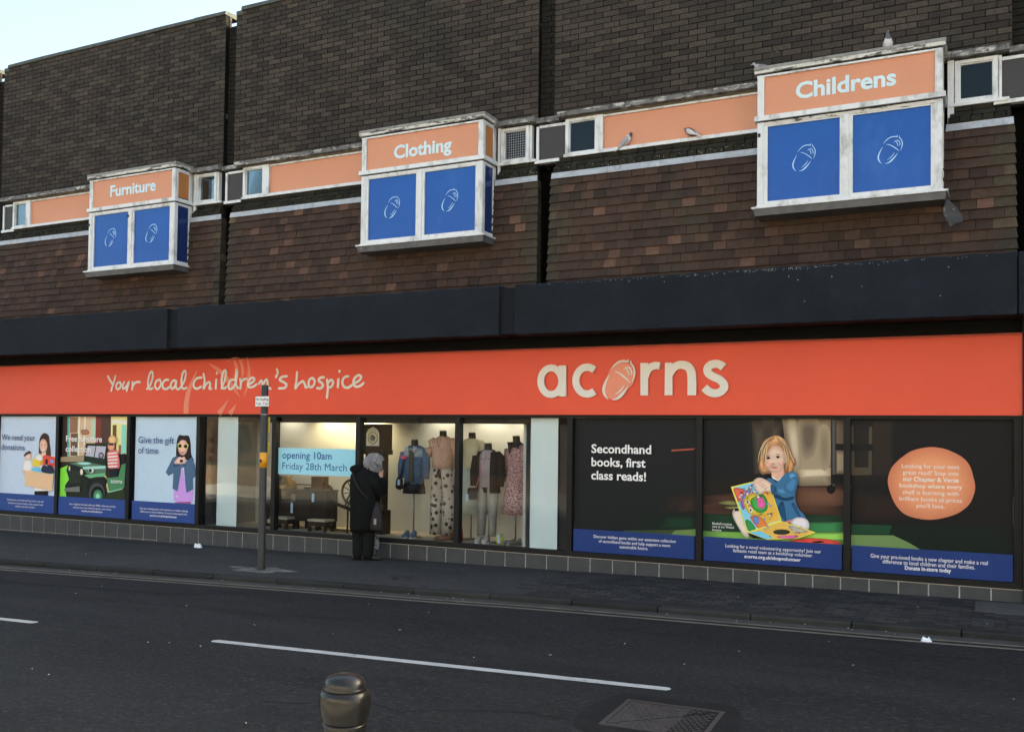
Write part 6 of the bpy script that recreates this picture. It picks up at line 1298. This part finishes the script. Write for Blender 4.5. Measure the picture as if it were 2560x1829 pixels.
MB().tube([(-0.15, 0.06, 1.17), (-0.19, 0.14, 1.02), (-0.19, 0.18, 0.88), (-0.12, 0.21, 0.75)], [0.08, 0.08, 0.07, 0.055], n=12).build('sleeve', coat_m, person)
MB().column([(-0.10, -0.04, 1.235, 0.10, 0.11), (-0.105, -0.045, 1.27, 0.125, 0.125), (-0.10, -0.04, 1.315, 0.115, 0.12), (-0.075, -0.03, 1.345, 0.07, 0.08), (-0.06, -0.02, 1.352, 0.03, 0.03)], n=20, wob=wobc).build('hood', coat_m, person)
for (cx, cy) in ((-0.105, -0.005), (0.03, 0.03)):
    MB().column([(cx, cy, 0.03, 0.078, 0.08), (cx, cy, 0.1, 0.084, 0.085), (cx, cy, 0.25, 0.088, 0.09), (cx, cy, 0.5, 0.11, 0.11)], n=16, wob=wobc).build('trouser_leg', M('trousers_black', (0.011, 0.012, 0.012), 0.95, 0.2, 14, spec=0.12), person)
    mb = MB()
    secs = [(-0.09, 0.03, 0.05), (-0.06, 0.048, 0.09), (0.0, 0.05, 0.09), (0.09, 0.052, 0.075), (0.17, 0.046, 0.06), (0.215, 0.02, 0.035)]
    mb.loft([[(cx + t * 0.82 - w * 0.57 * math.cos(a), cy + t * 0.57 + w * 0.82 * math.cos(a), max(0, h * 0.5 + h * 0.5 * math.sin(a))) for a in [2 * math.pi * j / 12 for j in range(12)]] for t, w, h in secs])
    mb.build('shoe', M('shoe_black', (0.02, 0.02, 0.02), 0.6), person)
hair = MB(); r_ = random.Random(5)
hair.ball((0.115, 0.03, 1.375), (0.098, 0.1, 0.088))
for k in range(1250):
    u = r_.uniform(-1, 1); a = r_.uniform(0, 2 * math.pi); q = math.sqrt(1 - u * u)
    nx, ny, nz_ = q * math.cos(a), q * math.sin(a), u
    if nx * 0.75 + ny * 0.65 > 0.62 and nz_ < 0.35: continue          # the face
    c = Vector((0.115 + nx * 0.116, 0.03 + ny * 0.116, 1.375 + nz_ * 0.104))
    t1 = Vector((nx, ny, nz_)).cross(Vector((r_.uniform(-1, 1), r_.uniform(-1, 1), r_.uniform(-1, 1)))).normalized(); nn = Vector((nx, ny, nz_))
    pts_ = []; lift = r_.uniform(0.0, 0.026)
    for i in range(5):
        th = i * 1.25; pts_.append(c + t1 * (0.02 * math.cos(th)) + nn * (0.016 * math.sin(th) + lift) + Vector((0, 0, -0.006 * i)))
    hair.tube(pts_, [0.002, 0.0052, 0.0056, 0.005, 0.0015], n=4)
hair.build('hair', M('hair_grey', (0.36, 0.37, 0.40), 0.6, 0.3, 45, isl=0.3), person)
bag = empty('shoulder_bag', (hx + 0.19, hy - 0.06, hz + 0.55), 'dark plum shoulder bag worn by the person in the black coat', 'bag')
bg_m = M('bag_plum', (0.02, 0.0145, 0.0165), 0.7, 0.2, 12)
MB().column([(0.02, 0.02, -0.12, 0.09, 0.05), (0.02, 0.02, -0.09, 0.115, 0.065), (0.01, 0.02, 0.1, 0.10, 0.06), (0.0, 0.02, 0.28, 0.05, 0.03)], n=18).build('bag_body', bg_m, bag)
MB().tube([(0.0, -0.02, 0.26), (-0.10, -0.13, 0.38), (-0.19, -0.165, 0.5), (-0.28, -0.135, 0.64), (-0.3, -0.08, 0.7)], 0.011, n=6).build('strap', bg_m, bag)
MB().box(0.02, 0.06, -0.052, -0.046, -0.03, 0.05).build('label_patch', M('patch_grey', (0.3, 0.28, 0.28), 0.7), bag)
bag = empty('carrier_bag', (hx - 0.045, hy + 0.2, hz + 0.07), 'black and white patterned carrier bag behind the person\'s legs', 'bag')
MB().column([(0, 0, 0.0, 0.12, 0.05), (0, 0, 0.1, 0.15, 0.055), (0, 0, 0.22, 0.145, 0.045), (0, 0, 0.3, 0.08, 0.03)], n=18, wob=lambda i, a: 0.06 * math.sin(7 * a + i)).build('bag_body', floral_mat('bag_pattern', (0.2, 0.21, 0.22), [((0.02, 0.02, 0.02), 1.0)], 30, 0.42, 0.46), bag)
MB().tube([(-0.05, 0, 0.33), (-0.1, 0.05, 0.5), (-0.1, 0.08, 0.62), (-0.06, 0.06, 0.5), (0.02, 0, 0.33)], 0.008, n=6).build('handle', fab_black, bag)

# ------------------------------------------------------------------ pigeons
def pigeon(loc, rz, pitch, body_c, wing_c, head_c, label, tuck=0.0, tail_c=None):
    o = empty('pigeon', loc, label, 'pigeon', 'pigeons on the upper windows', rz)
    o.scale = (0.92, 0.92, 0.92)
    cp, sp = math.cos(pitch), math.sin(pitch)
    def T(x, y, z):
        z -= 0.035; return (x * cp - z * sp, y, 0.055 + x * sp + z * cp)
    rows = [(-0.10, 0.05, 0.016, 0.028), (-0.06, 0.055, 0.036, 0.04), (-0.01, 0.062, 0.05, 0.052), (0.04, 0.074, 0.05, 0.05), (0.075, 0.1 - tuck * 0.3, 0.036, 0.036), (0.088, 0.13 - tuck * 0.7, 0.027, 0.027), (0.096, 0.152 - tuck, 0.025, 0.024), (0.112, 0.163 - tuck, 0.019, 0.019), (0.126, 0.160 - tuck, 0.008, 0.008)]
    mb = MB(); mb.loft([[T(x, ry * math.cos(a), z + rzz * math.sin(a)) for a in [2 * math.pi * j / 12 for j in range(12)]] for x, z, rzz, ry in rows])
    for i in range(len(mb.mi)):
        if i // 12 >= 4 and i < 96: mb.mi[i] = 1
    mb.mi[-1] = 1
    bd = mb.build('body', [body_c, head_c], o)
    mb = MB(); mb.loft([[T(-0.09, 0.026 * math.cos(a), 0.055 + 0.014 * math.sin(a)) for a in [2 * math.pi * j / 8 for j in range(8)]], [T(-0.21, 0.034 * math.cos(a), 0.030 + 0.004 * math.sin(a)) for a in [2 * math.pi * j / 8 for j in range(8)]]]); mb.build('tail', tail_c or wing_c, o)
    for s in (-1, 1):
        mb = MB(); mb.loft([[T(x, s * (yy + ww * 0.35 * math.cos(a)), z + ww * math.sin(a)) for a in [2 * math.pi * j / 8 for j in range(8)]] for x, z, yy, ww in ((0.05, 0.08, 0.042, 0.012), (0.02, 0.075, 0.046, 0.034), (-0.05, 0.062, 0.044, 0.034), (-0.12, 0.05, 0.028, 0.016), (-0.165, 0.042, 0.012, 0.005))]); mb.build('wing', wing_c, o)
        mb = MB(); mb.tube([(0.01, s * 0.02, 0.035), (0.018, s * 0.02, 0.0)], 0.004, n=6); mb.tube([(0.012, s * 0.02, 0.003), (0.05, s * 0.022, 0.002)], 0.003, n=5); mb.build('foot', M('pigeon_foot', (0.4, 0.12, 0.1), 0.6), o)
    b0 = T(0.122, 0, 0.16 - tuck); b1 = T(0.146, 0, 0.152 - tuck); MB().tube([b0, b1], [0.006, 0.0015], n=6).build('beak', M('beak_pale', (0.5, 0.45, 0.4), 0.5), o)
    return o
pg = M('feather_grey', (0.3, 0.3, 0.33), 0.8, 0.2, 50); pw = M('feather_pale', (0.5, 0.48, 0.47), 0.8, 0.2, 50); pd = M('feather_dark', (0.09, 0.09, 0.105), 0.6, 0.25, 50); pb = M('feather_brown', (0.16, 0.085, 0.08), 0.8, 0.2, 50); pwh = M('feather_white', (0.72, 0.68, 0.64), 0.8, 0.1, 50)
xq, zq = W(1568, 367, -0.0); pigeon((xq, 0.012, 5.479), 0.15, 0.62, pw, pg, pd, 'grey pigeon preening on the ledge, left of the two', 0.05)
xq, zq = W(1724, 345, -0.0); pigeon((xq, 0.012, 5.479), math.pi - 0.5, 0.35, pb, pw, pb, 'brown and white pigeon hunched on the ledge, right of the two', 0.07, pwh)
xq, zq = W(2220, 118, -0.30); pigeon((xq, -0.28, 6.082), -math.pi / 2 + 0.25, 0.85, pw, pg, pd, 'upright grey pigeon standing on the Childrens bay roof facing the street')
xq, zq = W(1903, 168, -0.25); pigeon((xq, -0.20, 6.058), math.pi + 0.1, 0.05, pg, M('feather_taupe', (0.2, 0.17, 0.16), 0.8, 0.2, 50), pg, 'sitting brownish pigeon at the left corner of the Childrens bay roof', 0.03)

# ------------------------------------------------------------------ the sunny far side of the street (mirrored in the shop windows; pale paving and terrace add bounce light)
mb = MB()
for x in (-70, -40, -20, 0, 20): mb.v += [(x, -9.0, pave(x) + ROAD + 0.1), (x, -26, pave(x) + ROAD + 0.1), (x, -9.0, pave(x) - 0.3)]
for i in range(4):
    a = 3 * i; mb.face([a, a + 1, a + 4, a + 3]); mb.face([a + 2, a, a + 3, a + 5])
mb.build('far_pavement', M('paving_buff_bounce', (0.44, 0.4, 0.34), 0.9, 0.2, 1.5, 0.3, 40), kind='structure')  # paving colour raised so the sunlit ground bounces fill onto the fascia
gw = empty('garden_wall', (-30, -17, pave(-30)), 'low buff brick garden wall across the street, mirrored in the windows', 'wall')
MB().box(-30, 24, -0.12, 0.12, -0.3, 0.85).build('wall_body', M('brick_buff', (0.2, 0.14, 0.1), 0.9, 0.3, 6, 0.3, 30), gw); MB().box(-30, 24, -0.16, 0.16, 0.85, 0.93).build('wall_coping', coping_m, gw)
leaf_m = M('leaf_green', (0.07, 0.085, 0.03), 0.7, 0.4, 3, isl=0.35); bark_m = M('bark', (0.07, 0.055, 0.04), 0.9, 0.3, 8)
def tree(x, y, h, cr, label, seed, n=2200):
    r_ = random.Random(seed); z0 = pave(x)
    o = empty('tree', (x, y, z0), label, 'tree', 'trees across the street')
    mb = MB(); mb.tube([(0, 0, -0.1), (0.05, 0, h * 0.25), (0.0, 0.1, h * 0.5), (0.1, 0, h * 0.8)], [0.2, 0.16, 0.12, 0.04], n=9)
    clumps = []
    for k in range(10):
        a = r_.uniform(0, 6.28); b = r_.uniform(0.3, 1); e = Vector((cr * b * math.cos(a), cr * b * math.sin(a), h * r_.uniform(0.45, 0.95)))
        mb.tube([(0, 0.05, h * r_.uniform(0.3, 0.55)), tuple(e * 0.6 + Vector((0, 0, h * 0.2))), tuple(e)], [0.06, 0.04, 0.012], n=5); clumps.append((e, cr * r_.uniform(0.35, 0.6)))
    mb.build('trunk', bark_m, o)
    lf = MB()
    for k in range(n):
        c, rr = r_.choice(clumps); d = Vector((r_.gauss(0, 1), r_.gauss(0, 1), r_.gauss(0, 0.8))); d = d.normalized() * rr * r_.random() ** 0.4; p = c + d
        u = Vector((r_.gauss(0, 1), r_.gauss(0, 1), r_.gauss(0, 1))).normalized(); v = u.cross(Vector((r_.gauss(0, 1), r_.gauss(0, 1), r_.gauss(0, 1)))).normalized(); s = r_.uniform(0.05, 0.13)
        b = len(lf.v); lf.v += [tuple(p + u * s), tuple(p + v * s * 0.6), tuple(p - u * s), tuple(p - v * s * 0.6)]; lf.face([b, b + 1, b + 2, b + 3])
    lf.build('crown', leaf_m, o)
tree(-31, -20.5, 7.5, 2.6, 'leafy tree across the street, mirrored leftmost in the windows', 1); tree(-24, -20, 6.8, 2.3, 'right-hand leafy tree across the street, mirrored in the windows', 2)
hb = empty('bounce_terrace', (-18, -25, pave(-18)), 'long brick terrace mirrored in the windows, pale upper floor added to bounce sunlight', 'house')
MB().box(-26, 44, -8, 0, 3.0, 8.2).build('bounce_upper_wall', M('bounce_cream', (0.72, 0.67, 0.6), 0.9, 0.1, 2, 0.2, 20), hb); MB().box(-26, 44, -8, 0.02, -0.5, 3.0).build('ground_floor_wall', M('brick_brown', (0.10, 0.068, 0.05), 0.9, 0.25, 2, 0.3, 20), hb); MB().hexa([(-26.5, -8.5, 8.2), (44.5, -8.5, 8.2), (44.5, 0.4, 8.2), (-26.5, 0.4, 8.2), (-26.5, -4.2, 10.5), (44.5, -4.2, 10.5), (44.5, -3.8, 10.5), (-26.5, -3.8, 10.5)]).build('roof', M('roof_slate', (0.1, 0.1, 0.11), 0.8, 0.2, 5), hb)  # pale upper storey made up as a reflector, lower one kept dark for the glass
for k in range(13):
    for z_ in (0.9, 4.8):
        w_ = MB().box(-24.6 + 5.2 * k, -23.2 + 5.2 * k, 0.0, 0.08, z_, z_ + 1.6).build('window', M('window_brown', (0.1, 0.07, 0.05), 0.6), hb); MB().box(-24.5 + 5.2 * k, -23.3 + 5.2 * k, 0.08, 0.09, z_ + 0.1, z_ + 1.5).build('pane', M('pane_dark', (0.03, 0.04, 0.05), 0.1), w_)
